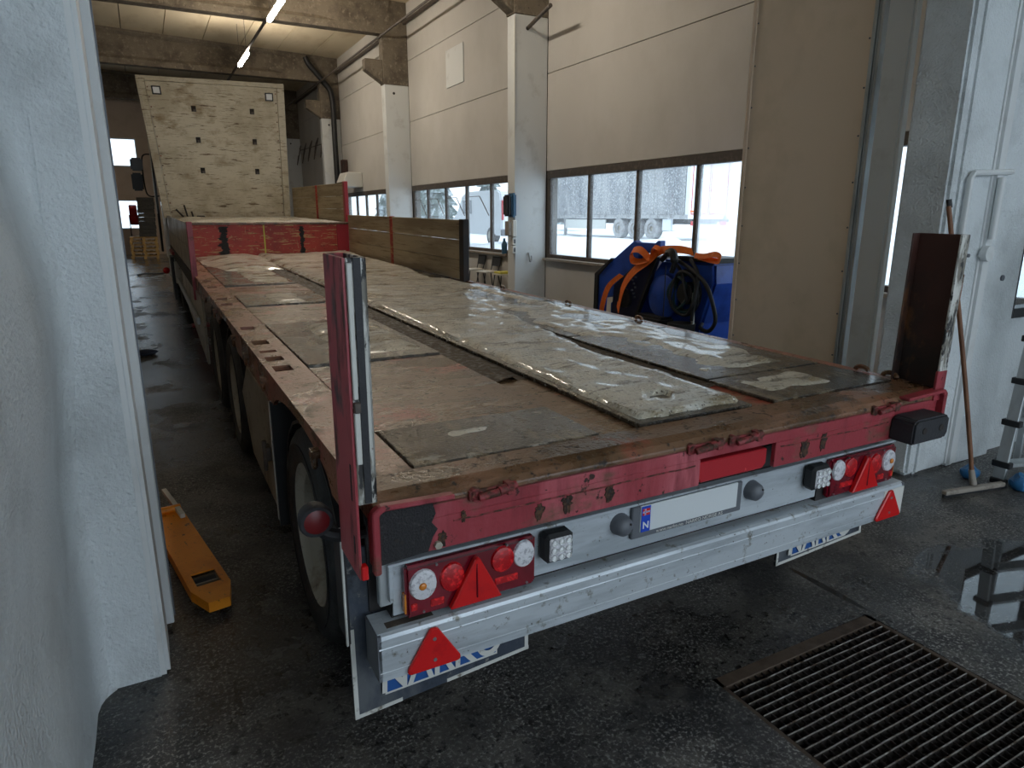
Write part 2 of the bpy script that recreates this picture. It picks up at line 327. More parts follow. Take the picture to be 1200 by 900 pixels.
    r1 = N.new('ShaderNodeMix'); r1.data_type = 'FLOAT'; L.new(film, r1.inputs[0]); L.new(r.outputs[0], r1.inputs[2]); r1.inputs[3].default_value = .12   # thin film of water deeper in the hall
    r2 = N.new('ShaderNodeMix'); r2.data_type = 'FLOAT'; L.new(pud, r2.inputs[0]); L.new(r1.outputs[0], r2.inputs[2]); r2.inputs[3].default_value = .03
    L.new(r2.outputs[0], b.inputs['Roughness'])
    bp = N.new('ShaderNodeBump'); bp.inputs['Distance'].default_value = .006
    L.new(nz(38, 6, .7, off=4), bp.inputs['Height'])
    st = N.new('ShaderNodeMath'); st.operation = 'SUBTRACT'; st.inputs[0].default_value = .55; st.use_clamp = True; L.new(pud, st.inputs[1]); L.new(st.outputs[0], bp.inputs['Strength'])
    L.new(bp.outputs[0], b.inputs['Normal'])
    MAT['floor'] = m
floor_material()
# ================================================================== STRUCTURE
GX0, GX1, GY0, GY1 = 1.27, 2.185, -1.16, -.045      # drain grate opening
bm = nb()
for x0, x1, y0, y1 in ((-9, 8.6, GY1, 34), (-9, 8.6, -9, GY0), (-9, GX0, GY0, GY1), (GX1, 8.6, GY0, GY1)):
    if x1 == 8.6: x1 = 6.9
    box(bm, x0, x1, y0, y1, -.12, 0)
struct('floor', bm, 'floor', 'wet grimy concrete workshop floor')
# right wall with windows
XW = 6.6
BAYS = [(1.05, 10.1), (10.4, 17.7), (18.0, 25.3), (25.6, 32.9)]
wr = sempty('wall_right', 'pale panelled wall with a band of windows')
bm = nb(); box(bm, XW+.03, XW+.25, 1.05, 34, 2.55, 7.5); box(bm, XW+.03, XW+.25, 1.05, 34, -.1, .86)
for a, b_ in ((10.08, 11.66), (17.7, 19.95), (25.3, 34)): box(bm, XW+.03, XW+.25, a, b_, .8, 2.6)
obj('wall_core', bm, 'wall_joint', wr)
def wall_panel(y0, y1, z0, z1):
    bm = nb(); g = .006; box(bm, XW, XW+.03, y0+g, y1-g, z0+g, z1-g); obj('wall_panel', bm, 'wall_panel', wr, bevel=.004)
for y0, y1 in [(1.05, 10.1), (10.4, 17.7), (18.0, 25.3), (25.6, 33.9)]:
    for z0, z1 in ((2.55, 4.3), (4.3, 5.9), (5.9, 7.45)): wall_panel(y0, y1, z0, z1)
for y0, y1 in [(1.05, 10.1), (10.4, 17.7), (18.0, 25.3)]:
    wall_panel(y0, y1, 0, .85)
wall_panel(11.66-1.2, 11.66, .85, 2.55); wall_panel(18.0, 19.95, .85, 2.55); wall_panel(25.6, 33.9, 0, 2.55)
# window bands
def window(n, ys, z0=.9, z1=2.55, hazy=()):
    w = sempty('window_%d' % n, 'long steel framed window above a worn sill')
    bm = nb(); y0, y1 = ys[0], ys[-1]
    box(bm, XW-.01, XW+.12, y0-.04, y1+.04, z1-.14, z1); box(bm, XW+.02, XW+.12, y0-.04, y1+.04, z0, z0+.07)
    obj('window_frame', bm, 'frame_dark', w, bevel=.006)
    for y in ys:
        bm = nb(); box(bm, XW+.02, XW+.10, y-.035, y+.035, z0+.07, z1-.14); obj('mullion', bm, 'frame_dark', w, bevel=.005)
    for i, (a, b_) in enumerate(zip(ys, ys[1:])):
        bm = nb(); box(bm, XW+.055, XW+.063, a+.035, b_-.035, z0+.07, z1-.14); obj('window_pane', bm, 'pane_hazy' if i in hazy else 'pane', w)
    bm = nb(); box(bm, XW-.10, XW+.12, y0-.04, y1+.04, z0-.05, z0); obj('window_sill', bm, 'sill', w, bevel=.006)
    return w
window(1, [1.12, 3.3, 4.6, 5.95, 7.31, 8.67, 10.02], hazy=(2,))
w2 = window(2, [11.7, 12.6, 13.96, 15.26, 16.56, 17.62])
window(3, [20.0, 21.3, 22.55, 23.75, 25.1])
for y in (12.6, 13.96, 15.26, 16.56):        # stays of the top hung sashes
    bm = nb(); cyl(bm, (XW+.0, y+.05, 1.72), (XW+.04, y+.62, 2.16), .012, 6); cyl(bm, (XW+.03, y+.62, 2.16), (XW+.04, y+1.25, 2.16), .008, 6)
    obj('window_stay', bm, 'frame_dark', w2)
# far wall with its windows
wf = sempty('wall_far', 'pinkish beige end wall')
bm = nb()
xs = [-9, -1.75, -.30, 6.9]; zs = [0, 1.12, 2.42, 3.82, 5.05, 8.2]
for i in range(3):
    for j in range(5):
        if i == 1 and j in (1, 3): continue
        box(bm, xs[i], xs[i+1], 34, 34.25, zs[j], zs[j+1])
obj('wall_face', bm, 'far_wall', wf)
for n, (z0, z1) in enumerate(((1.12, 2.42), (3.82, 5.05))):
    w = sempty('window_%d' % (4+n), 'bright window in the end wall')
    bm = nb()
    for a in ((-1.75, -1.69, z0, z1), (-.36, -.30, z0, z1), (-1.69, -.36, z0, z0+.06), (-1.69, -.36, z1-.06, z1)): box(bm, a[0], a[1], 34.02, 34.16, a[2], a[3])
    obj('window_frame', bm, 'white', w)
    bm = nb(); box(bm, -1.69, -.36, 34.09, 34.10, z0+.06, z1-.06); obj('window_pane', bm, 'pane', w)
# left wall of the hall (behind the gate pillar)
bm = nb(); box(bm, -9, -8.75, 1.3, 34, 0, 8.2); struct('wall_left', bm, 'wall_panel')
# columns along the right wall
def hall_column(y, yb, xin=5.9, dy=.3, cap=5.25, tone='smooth_white'):
    c = sempty('column', 'concrete column with white painted lower sleeve', loc=(0, 0, 0))
    bm = nb(); box(bm, xin, XW-.001, y, y+dy, -.02, cap); obj('plaster_sleeve', bm, tone, c, bevel=.012)
    bm = nb(); box(bm, xin-.02, XW-.001, y-.01, y+dy+.01, cap, 7.4); obj('concrete_shaft', bm, 'concrete', c, bevel=.01)
    bm = nb(); prism(bm, [(xin-.02, cap+.02), (xin-.02, cap+.62), (xin-.52, cap+.62), (xin-.52, cap+.34)], 'y', y+.02, y+dy-.02); obj('corbel', bm, 'concrete', c, bevel=.01)
    bm = nb(); cyl(bm, (6.16, y-.014, cap-.22), (6.16, y+.01, cap-.22), .035, 10); obj('hole_cap', bm, 'black', c)
    return c
for y in (10.1, 17.7, 25.3, 32.9): hall_column(y, y)
# roof beams and ceiling slabs
def ceil_z(x): return 7.56-.03*x
for y in (2.5, 10.1, 17.7, 25.3, 32.9):
    bm = nb(); yc = y+.15
    def sect(x):
        zt = ceil_z(x); zb = 6.52
        return [(x, yc-.17, zb), (x, yc+.17, zb), (x, yc+.17, zb+.17), (x, yc+.09, zb+.27), (x, yc+.09, zt-.16), (x, yc+.2, zt-.08), (x, yc+.2, zt), (x, yc-.2, zt), (x, yc-.2, zt-.08), (x, yc-.09, zt-.16), (x, yc-.09, zb+.27), (x, yc-.17, zb+.17)]
    def blk(x):
        zt = ceil_z(x); zb = 6.52; return [(x, yc-.17, zb), (x, yc+.17, zb), (x, yc+.17, zb+.17), (x, yc+.17, zb+.27), (x, yc+.17, zt-.16), (x, yc+.2, zt-.08), (x, yc+.2, zt), (x, yc-.2, zt), (x, yc-.2, zt-.08), (x, yc-.17, zt-.16), (x, yc-.17, zb+.27), (x, yc-.17, zb+.17)]
    loft(bm, [sect(-8.75), sect(4.2), blk(4.7), blk(6.1)])
    o = struct('roof_beam', bm, 'concrete', 'tapered concrete roof beam')
cl = sempty('ceiling', 'beige concrete slab ceiling')
yb = [1.35, 2.65, 10.25, 17.85, 25.45, 33.05, 34.2]
sx = 6.85
while sx > -8.7:
    x1, x0 = sx, max(sx-1.2, -8.75)
    for a, b_ in zip(yb, yb[1:]):
        bm = nb(); g = .012
        loft(bm, [[(x, a+g, ceil_z(x)), (x, b_-g, ceil_z(x)), (x, b_-g, ceil_z(x)+.15), (x, a+g, ceil_z(x)+.15)] for x in (x0+g, x1-g)])
        obj('ceiling_slab', bm, 'ceiling_slab', cl)
    sx -= 1.2
bm = nb(); loft(bm, [[(x, 1.2, ceil_z(x)+.16), (x, 34.25, ceil_z(x)+.16), (x, 34.25, ceil_z(x)+.3), (x, 1.2, ceil_z(x)+.3)] for x in (-9, 6.9)]); obj('roof_deck', bm, 'wall_joint', cl)
# ---------------- portal wall between the two bays (camera stands just outside it)
PL, PR = -.55, 3.9
wp = sempty('wall_portal', 'rough white plaster pillars and wall around the gate opening')
bm = nb(); box(bm, -9, PL-.001, .94, 1.19, 0, 8.1)
obj('pillar', bm, 'plaster', wp, bevel=.02, seg=2)
# smooth corner rib of the near pillar and swollen plaster hump on it
bm = nb(); box(bm, PL-.05, PL+.012, .952, 1.20, 0, 8.1); obj('corner_rib', bm, 'smooth_white', wp, bevel=.015, seg=2)
bm = nb(); tube(bm, catmull([(-.70, .94, 2.0), (-.70, .94, 1.9), (-.705, .938, 1.72), (-.70, .936, 1.55), (-.68, .94, 1.50)]), .005, 6); obj('plaster_run', bm, 'plaster', wp, smooth=True)
# lintel + right pillar + far right window wall
bm = nb(); box(bm, PL, PR, .94, 1.25, 4.6, 8.1); obj('lintel', bm, 'plaster', wp)
bm = nb(); box(bm, PR, 4.86, .86, 1.17, 0, 8.1); obj('pillar', bm, 'plaster', wp, bevel=.02, seg=2)
for x0, x1, y in ((3.965, 4.03, .845), (4.33, 4.44, .83)):
    bm = nb(); box(bm, x0, x1, y, .9, 0, 8.05); obj('plaster_rib', bm, 'plaster' if x0 < 4.2 else 'smooth_white', wp, bevel=.02, seg=2)
bm = nb(); box(bm, 4.44, 4.86, .845, .87, 0, 8); obj('plaster_face', bm, 'plaster', wp, bevel=.008)
bm = nb()
box(bm, 4.86, 6.85, .9, 1.05, 0, 1.0); box(bm, 4.86, 6.85, .9, 1.05, 2.75, 8.1); box(bm, 6.64, 6.85, .9, 1.05, 1.0, 2.75)
obj('window_wall', bm, 'plaster', wp)
w = sempty('window_6', 'dark framed window beside the right plaster pillar')
bm = nb()
for a in ((4.86, 4.93, 1, 2.75), (6.59, 6.64, 1, 2.75), (4.93, 6.59, 1, 1.07), (4.93, 6.59, 2.70, 2.75)): box(bm, a[0], a[1], .87, .98, a[2], a[3])
obj('window_frame', bm, 'black', w, bevel=.004)
for a, b_ in ((4.93, 6.59),):
    bm = nb(); box(bm, a, b_, .92, .928, 1.07, 2.68); obj('window_pane', bm, 'pane', w)
# small conduits on the right pillar
bm = nb(); tube(bm, [(4.06, .83, 1.2), (4.06, .83, 1.93), (4.08, .825, 1.96), (4.5, .825, 1.98)], .018, 8); obj('conduit', bm, 'smooth_white', wp, smooth=True)
bm = nb(); cyl(bm, (4.36, .805, 1.56), (4.36, .805, 1.94), .022, 10); cyl(bm, (4.36, .80, 1.47), (4.36, .84, 1.47), .05, 16); obj('pipe_stub', bm, 'smooth_white', wp, smooth=True)
bm = nb(); cyl(bm, (4.64, .835, 1.30), (4.64, .85, 1.30), .02, 12); cyl(bm, (4.20, .84, 1.46), (4.20, .865, 1.46), .012, 10); obj('plug', bm, 'grey_plastic', wp)
# bay the camera stands in: side walls, roof; its front gate stands open behind the camera
bm = nb(); box(bm, 6.85, 7.0, -6.5, 1.05, 0, 5.4); struct('wall_side', bm, 'plaster')
bm = nb(); rings = []
for k in range(75):
    z = min(5.4, k*.05) if k < 74 else 5.4
    def e(y): return -.775+.05*math.exp(-((z-1.35)/.5)**2)+.012*fbm(z*1.3, y*1.5, 2)+.01*math.sin(z*5.3)*smooth01(0, .5, z)-.02*smooth01(1.5, 2.0, z)
    ys_ = [.955, .935, .915, .885, .84, .7, .5, .3, 0, -.4, -1, -2, -4, -6.5]; fil = [.055, .035, .02, .008, 0]+[0]*9
    rings.append([(-1.1, .955, z)]+[(e(y)+f_, y, z) for y, f_ in zip(ys_, fil)]+[(-1.1, -6.5, z)])
loft(bm, rings); struct('wall_near', bm, 'plaster', smooth=True)
bm = nb(); box(bm, -1.1, 7.0, -6.5, .93, 5.4, 5.6); struct('ceiling_near', bm, 'ceiling_slab')
# ---------------- gate leaves folded open into the hall
d1 = sempty('door_1', 'cream folding gate leaf standing open beside the window wall')
bm = nb(); box(bm, 4.3, 4.36, 1.78, 2.90, .05, 4.5); obj('leaf', bm, 'gate_cream', d1, bevel=.006)
bm = nb()
for y0, y1, x0 in ((1.70, 1.725, 4.285), (1.733, 1.745, 4.29), (1.752, 1.78, 4.285)): box(bm, x0, 4.37, y0, y1, .05, 4.5)
obj('edge_profile', bm, 'aluminium', d1, bevel=.003)
bm = nb(); box(bm, 4.288, 4.37, 2.865, 2.905, .05, 4.5); obj('edge_trim', bm, 'gate_cream', d1, bevel=.003)
for y in (1.80, 2.85):
    for k in range(12):
        z = .3+k*.33; bm = nb(); cyl(bm, (4.296, y, z), (4.302, y, z), .007, 8); obj('screw', bm, 'grey_plastic', d1)
bm = nb(); box(bm, 4.15, 4.21, 1.40, 1.575, .02, 4.5); o = obj('leaf', bm, 'smooth_white', d1, bevel=.006)
bm = nb(); box(bm, 4.155, 4.205, 1.378, 1.40, .02, 4.5); obj('rubber_seal', bm, 'white', d1, bevel=.004)
d2 = sempty('door_2', 'white gate leaf edge folded behind the left plaster pillar')
bm = nb(); box(bm, -.60, -.512, 1.27, 1.36, .03, 2.78); obj('edge_profile', bm, 'smooth_white', d2, bevel=.004)
bm = nb(); box(bm, -.512, -.506, 1.335, 1.340, .03, 2.74); obj('rubber_seal', bm, 'grey_plastic', d2)
bm = nb(); box(bm, -1.7, -.60, 1.29, 1.34, .13, 2.78); obj('leaf', bm, 'gate_cream', d2)
# ================================================================== FLATBED TRAILER
PITCH = .013
T = thing('flatbed_trailer', 'long red step-deck trailer with icy load bed, reversed to the gate', 'trailer')
T.rotation_euler = (PITCH, 0, 0)
W, H = 2.55, .98
# chassis
bm = nb()
for x in (.72, 1.75): box(bm, x, x+.08, .25, 12.5, .55, .90)
for y in (.98, 2.2, 3.5, 4.85, 6.2, 7.6, 9.0): box(bm, .2, 2.35, y-.05, y+.05, .72, .90)
obj('chassis_frame', bm, 'chassis', T)
bm = nb(); box(bm, .18, 2.49, .17, 9.45, .90, .966); obj('deck_floor', bm, 'deck_steel', T)
# left rail with stake pockets and a raised lower edge over the wheels
holes = [(1.60, 1.72), (1.84, 1.95), (2.06, 2.12), (2.30, 2.43), (2.82, 2.94), (4.02, 4.14), (4.38, 4.50), (5.3, 5.42), (5.9, 6.02)]
bm = nb(); box(bm, 0, .03, .16, 9.45, .955, H); box(bm, .115, .18, .16, 9.45, .90, H)
yy = .16
for a, b_ in holes+[(9.45, 9.45)]: box(bm, .03, .115, yy, a, .955, H); yy = b_
obj('side_rail', bm, 'rail_steel', T)
bm = nb()
prof = []
def low(y):
    z = .83
    for c, hw in ((.98, .55), (3.5, .56), (4.85, .56)):
        d = abs(y-c)
        if d < hw: z = max(z, .83+.105*math.sqrt(max(0, 1-(d/hw)**2)))
    return z
n = 180; ys = [.17+(9.28*i/n) for i in range(n+1)]
loft(bm, [[(0, y, .956), (0, y, low(y)), (.018, y, low(y)), (.018, y, .956)] for y in ys])
obj('rail_face', bm, 'rail_steel', T)
bm = nb(); box(bm, 2.49, 2.55, .16, 9.45, .955, H); box(bm, 2.532, 2.55, .16, 9.45, .83, .955); obj('side_rail', bm, 'rail_steel', T)
# rear sill and rear beam
bm = nb(); prism(bm, [(0.17, .90), (.17, H), (.055, H), (.02, .968), (0, .95), (0, .93), (.03, .90)], 'x', 0.012, W-.012); obj('rear_sill', bm, 'rust_brown', T, bevel=.003)
bm = nb(); box(bm, .0, W-.02, .0, .02, .893, .94)
box(bm, .0, 1.165, 0, .02, .795, .893); box(bm, 1.535, W-.24, 0, .02, .795, .893); box(bm, W-.24, W-.02, 0, .02, .80, .893)
obj('rear_beam', bm, 'red_paint', T, bevel=.002)
for x0, x1 in ((.24, 1.14), (1.56, 2.2)):
    bm = nb(); pts = [(x0+(x1-x0)*i/24, -.001, .873+.003*noise.noise((i*.7, x0, 0))) for i in range(25)]; tube(bm, pts, .003, 5); obj('weld_seam', bm, 'red_rusty', T)
bm = nb(); box(bm, .05, 2.5, .235, .25, .5, .9); obj('back_plate', bm, 'chassis', T)
bm = nb(); prism(bm, [(1.178, .868), (1.518, .868), (1.518, .81), (1.50, .79), (1.196, .79), (1.178, .81)], 'y', .022, .06); obj('ramp_catch', bm, 'red_bright', T, bevel=.004)
# corner flanges
bm = nb(); fl = [(0, .775), (0, .955), (.022, .972), (.235, .965), (.235, .950), (.034, .956), (.020, .945), (.020, .775)]
prism(bm, fl, 'y', -.03, .0); obj('corner_flange', bm, 'red_paint', T, bevel=.004)
bm = nb(); prism(bm, [(.022, .79), (.022, .944), (.035, .954), (.175, .948), (.185, .91), (.172, .885), (.19, .862), (.175, .84), (.16, .80)], 'y', -.006, -.0005); obj('tar_patch', bm, 'tarred', T)
for x, z in ((.07, .855), (.085, .845), (.145, .867)):
    bm = nb(); cyl(bm, (x, -.0075, z), (x, -.004, z), .006, 8); obj('bolt_hole', bm, 'pit', T)
bm = nb(); cyl(bm, (.19, -.012, .812), (.19, .0, .812), .012, 6); obj('bolt', bm, 'rim', T)
bm = nb(); prism(bm, [(2.28, .958), (2.28, .972), (2.535, .982), (2.552, .965), (2.55, .85), (2.532, .85), (2.530, .955), (2.515, .966)], 'y', -.03, .02); obj('corner_flange', bm, 'red_paint', T, bevel=.004)
bm = nb(); prism(bm, [(2.215, .80), (2.215, .89), (2.235, .905), (2.435, .905), (2.455, .89), (2.455, .825), (2.44, .80)], 'y', -.105, .0); o = obj('rubber_buffer', bm, 'black_rubber', T, bevel=.008, seg=2)
for x in (2.285, 2.40):
    bm = nb(); cyl(bm, (x, -.1075, .853), (x, -.10, .853), .014, 14); obj('buffer_hole', bm, 'pit', o)
# rusty spots where shackles were burnt off
for x, z, r in ((.205, .83, .016), (.27, .885, .01), (.52, .845, .018), (.62, .85, .022), (1.695, .845, .026), (1.80, .86, .024), (.78, .85, .02)):
    bm = nb(); n = 26; rr = [r*(.85+.55*noise.noise((x*9, k*.9, z*5))) for k in range(n)]
    prism(bm, [(x+rr[k]*math.cos(k*2*math.pi/n), z+1.3*rr[k]*math.sin(k*2*math.pi/n)-(.012 if 15 < k < 23 else 0)) for k in range(n)], 'y', -.003, .0); sc_ = obj('rust_scab', bm, 'rust_dark', T)
    bm = nb(); cyl(bm, (x, -.0045, z+.004), (x, -.002, z+.004), r*.28, 9); obj('burnt_hole', bm, 'pit', sc_)
# tie-down loops: plate, two eyes and a pin
def tie(x, parent=T):
    bm = nb(); box(bm, x-.075, x+.055, -.012, .0, .925, .955)
    lathe(bm, [(.008, -.022), (.020, -.022), (.020, 0), (.008, 0), (.008, -.022)], (x-.055, -.012, .94), (0, -1, 0), 12)
    cyl(bm, (x-.05, -.02, .935), (x+.01, -.03, .945), .012, 8); cyl(bm, (x+.01, -.025, .945), (x+.07, -.018, .952), .015, 8)
    box(bm, x+.035, x+.06, -.035, 0, .93, .965); return obj('tie_down', bm, 'red_rusty', parent, bevel=.002)
for x in (.36, 1.17, 1.36, 2.15): tie(x)
# left rear stake (hollow) with chipped white rear face
bm = nb()
X0, X1, Y0, Y1 = -.04, .018, -.024, .165
box(bm, X0, X0+.008, Y0, Y1, .775, 1.612); box(bm, X0+.008, X1, Y1-.008, Y1, .99, 1.612)
p = obj('rear_stake', bm, 'post_red', T, bevel=.002)
bm = nb(); box(bm, X0, X0+.005, Y0-.003, Y0, .775, 1.612); obj('stake_edge', bm, 'red_paint', p)
bm = nb(); box(bm, X0+.008, X1, Y0, Y0+.008, .985, 1.612); box(bm, X1-.008, X1, Y0, Y1-.008, .985, 1.612); obj('stake_face', bm, 'white_chip', p, bevel=.002)
bm = nb(); box(bm, -.015, .003, Y0-.005, Y0, .99, 1.612); obj('rubber_strip', bm, 'black_rubber', p)
bm = nb(); box(bm, X0+.008, -.02, Y0-.012, Y0, 1.27, 1.60); obj('latch_bar', bm, 'worn_white', p, bevel=.002)
bm = nb(); box(bm, X0+.008, -.018, Y0-.012, Y0, 1.10, 1.235); obj('latch_bar', bm, 'worn_white', p, bevel=.002)
bm = nb(); box(bm, X0+.008, -.016, Y0-.016, Y0, 1.236, 1.262); obj('latch_catch', bm, 'frame_dark', p, bevel=.002)
for z in (.84, .99, 1.04):
    bm = nb(); box(bm, X0-.001, X0+.001, .0, .012, z, z+.05); obj('slot', bm, 'pit', p)
bm = nb(); box(bm, -.036, -.018, -.036, -.01, .775, .815); obj('reflector_tab', bm, 'reflector', p, bevel=.003)
# right rear stake: channel seen from inside
bm = nb(); box(bm, 2.548, 2.556, .0, .205, .93, 1.632); box(bm, 2.502, 2.548, .197, .205, .98, 1.632)
p = obj('rear_stake', bm, 'post_inner', T, bevel=.002)
bm = nb(); box(bm, 2.500, 2.556, -.006, .004, .975, 1.632); obj('stake_face', bm, 'white_chip', p, bevel=.002)
bm = nb(); box(bm, 2.49, 2.556, -.008, .004, .93, 1.06); obj('stake_foot', bm, 'red_paint', p, bevel=.002)
bm = nb(); box(bm, 2.556, 2.575, .0, .02, 1.36, 1.47); obj('latch_bar', bm, 'rust_brown', p, bevel=.003)
# ring eyes along the rails
def ring_eye(c, side):
    bm = nb(); x, y, z = c
    tube(bm, [(x, y+.028*math.cos(t), z+.028*math.sin(t)) for t in [k*2*math.pi/12 for k in range(12)]], .008, 6, closed=True)
    box(bm, x-.012, x+.03*side, y-.03, y+.012, z+.012, z+.04); return obj('lashing_ring', bm, 'rust_brown', T)
for y in (.60, 1.72, 2.34, 2.92, 4.19): ring_eye((-.016, y, .895), 1)
for y in (.22, .36, 2.05, 2.95, 4.1):
    bm = nb(); c = Vector((2.52, y, .985)); tube(bm, [c+Vector((0, .034*math.cos(t), .018*math.sin(t))) for t in [k*math.pi/8 for k in range(9)]], .011, 6); obj('lashing_ring', bm, 'rust_brown', T, smooth=True)
# deck mats
mats = [(.19, .86, .175, .54), (.19, .88, 1.66, 2.98), (.19, .84, 3.92, 4.62), (.19, .86, 5.45, 7.7), (.19, .86, 7.75, 9.4),
        (1.73, 2.485, .185, .56), (1.735, 2.485, .575, 1.72), (1.74, 2.485, 1.735, 3.15), (1.74, 2.485, 3.17, 4.6), (1.74, 2.47, 5.3, 9.4)]
for x0, x1, y0, y1 in mats:
    bm = nb(); box(bm, x0, x1, y0, y1, .966, .982); obj('deck_mat', bm, 'mat_dark', T, bevel=.003)
for x0, x1, y0, y1 in ((.19, .88, .56, 1.64), (.19, .88, 3.0, 3.9), (.19, .88, 4.64, 5.43)):
    bm = nb(); box(bm, x0, x1, y0, y1, .962, .972); obj('deck_plate', bm, 'deck_steel', T, bevel=.002)
bm = nb(); box(bm, 1.04, 1.60, .185, 9.4, .966, .985); obj('deck_mat', bm, 'mat_dark', T, bevel=.003)
# gravel filled gutters between the mats (uneven heaps)
def gutter(x0, x1, y0, y1, seed, hmax=.02, thr=-.1):
    bm = nb(); nx = 6; ny = int((y1-y0)/.035); g = {}
    for i in range(nx+1):
        for j in range(ny+1):
            x = x0+(x1-x0)*i/nx; y = y0+(y1-y0)*j/ny
            h = hmax*max(0, fbm(x*7+seed, y*3.2, seed)-thr)*2*math.sin(math.pi*i/nx)
            g[i, j] = bm.verts.new((x+.02*fbm(x, y*4, seed+3), y, .967+h+.004*noise.noise((x*60, y*60, 1))*(h > .002)))
    for i in range(nx):
        for j in range(ny): bm.faces.new([g[i, j], g[i+1, j], g[i+1, j+1], g[i, j+1]])
    o = obj('gutter_dirt', bm, 'gravel', T, smooth=True); o['kind'] = 'stuff'; return o
gutter(.87, 1.05, 1.0, 9.3, 3.0); gutter(1.60, 1.75, .5, 5.2, 8.0, .022, -.05)
# left side board and stake
lb = bpy.data.objects.new('side_board', None); col.objects.link(lb); lb.parent = T
for y0, y1 in ((6.66, 8.9), (8.93, 11.2), (11.23, 13.3)):
    for z0, z1 in ((1.0, 1.27), (1.275, 1.545)):
        bm = nb(); box(bm, -.015, .012, y0, y1, z0, z1); obj('board_panel', bm, 'alu_panel', lb, bevel=.004)
bm = nb(); box(bm, -.03, .028, 6.56, 6.66, .72, 1.56); obj('board_stake', bm, 'red_paint', T, bevel=.004)
bm = nb(); box(bm, -.02, .02, 6.66, 13.3, .83, .99); obj('rail_face', bm, 'chassis', T)
# right boards
rb = bpy.data.objects.new('side_board', None); col.objects.link(rb); rb.parent = T
for y0, y1 in ((4.97, 7.2), (7.28, 9.42)):
    for k in range(3):
        bm = nb(); box(bm, 2.475, 2.505, y0, y1, .985+k*.207, .985+(k+1)*.207-.004); obj('plank', bm, 'plank', rb, bevel=.004)
bm = nb(); box(bm, 2.462, 2.51, 7.2, 7.28, .97, 1.61); obj('board_stake', bm, 'red_scuffed', T, bevel=.003)
bm = nb(); box(bm, 2.455, 2.52, 4.86, 4.97, .975, 1.61); obj('board_stake', bm, 'chassis', T, bevel=.004)
ub = bpy.data.objects.new('side_board', None); col.objects.link(ub); ub.parent = T
for y0, y1 in ((9.57, 11.3), (11.38, 13.4)):
    for k in range(3):
        bm = nb(); a = 2.47-.022*(y0-9.5); b_ = 2.47-.022*(y1-9.5)
        loft(bm, [[(a, y0, 1.49+k*.205), (a+.03, y0, 1.49+k*.205), (a+.03, y0, 1.69+k*.205), (a, y0, 1.69+k*.205)], [(b_, y1, 1.49+k*.205), (b_+.03, y1, 1.49+k*.205), (b_+.03, y1, 1.69+k*.205), (b_, y1, 1.69+k*.205)]])
        obj('plank', bm, 'plank', ub, bevel=.003)
bm = nb(); box(bm, 2.45, 2.51, 9.46, 9.57, 1.2, 2.12); obj('board_stake', bm, 'red_bright', T, bevel=.004)
bm = nb(); box(bm, 2.41, 2.46, 11.3, 11.38, 1.48, 2.1); obj('board_stake', bm, 'red_scuffed', T, bevel=.003)
# gooseneck
bm = nb(); box(bm, .03, 2.29, 9.45, 9.50, .97, 1.455); obj('gooseneck_wall', bm, 'red_scuffed', T, bevel=.004)
bm = nb(); box(bm, 2.29, 2.48, 9.44, 9.50, .97, 1.455); obj('gooseneck_wall', bm, 'red_bright', T, bevel=.004)
for x, hw in ((.60, .075), (1.74, .045)):
    bm = nb(); pl = [(x+(1 if i < 40 else -1)*hw*(.7+.5*noise.noise((i*.21, x*3, 1))+.7*noise.noise((i*1.3, x*3, 5))), .99+.44*(i if i < 40 else 79-i)/39) for i in range(80)]; prism(bm, pl, 'y', 9.446, 9.449); obj('soot_patch', bm, 'tarred', T)
bm = nb(); box(bm, 1.17, 1.19, 9.445, 9.449, .98, 1.45); obj('yellow_mark', bm, 'yellow', T)
bm = nb(); box(bm, .02, 2.5, 9.42, 13.6, 1.455, 1.49); obj('gooseneck_deck', bm, 'rust_brown', T, bevel=.006)
bm = nb(); box(bm, .25, 2.3, 9.5, 13.6, 1.1, 1.455); obj('gooseneck_beam', bm, 'red_scuffed', T)
# headboard with pockets and lamp recesses
hb = bpy.data.objects.new('headboard', None); col.objects.link(hb); hb.parent = T
HY = 13.45
def hx(u, v):           # u 0..1 across, v 0..1 up
    l = -.06-.20*v; r = 2.325+.055*v; return l+(r-l)*u
HZ0, HZ1 = 1.50, 4.05
def hpt(u, v, y): return (hx(u, v), y, HZ0+(HZ1-HZ0)*v+.06*u*v)
pu = [.345, .755]; pv = [.35, .57, .79]; du, dv = .017, .021
us = [.055, pu[0]-du, pu[0]+du, pu[1]-du, pu[1]+du, .945]; vs = [0]+[q for c in pv for q in (c-dv, c+dv)]+[.965]
bm = nb()
for i in range(5):
    for j in range(len(vs)-1):
        if i in (1, 3) and j in (1, 3, 5): continue
        loft(bm, [[hpt(a, b_, HY) for a, b_ in ((us[i], vs[j]), (us[i+1], vs[j]), (us[i+1], vs[j+1]), (us[i], vs[j+1]))], [hpt(a, b_, HY+.04) for a, b_ in ((us[i], vs[j]), (us[i+1], vs[j]), (us[i+1], vs[j+1]), (us[i], vs[j+1]))]])
bmesh.ops.remove_doubles(bm, verts=bm.verts, dist=1e-5)
obj('board_face', bm, 'headboard', hb)
def hstrip(u0, u1, v0, v1, mat='headboard', name='frame_strip', y0=HY-.012, y1=HY+.05, bev=.004):
    bm = nb(); q = [(u0, v0), (u1, v0), (u1, v1), (u0, v1)]; loft(bm, [[hpt(a, b_, y0) for a, b_ in q], [hpt(a, b_, y1) for a, b_ in q]]); return obj(name, bm, mat, hb, bevel=bev)
hstrip(0, .052, 0, 1); hstrip(.948, 1, 0, 1); hstrip(.052, .948, .968, 1); hstrip(.012, .042, .62, .97, y0=HY-.02)
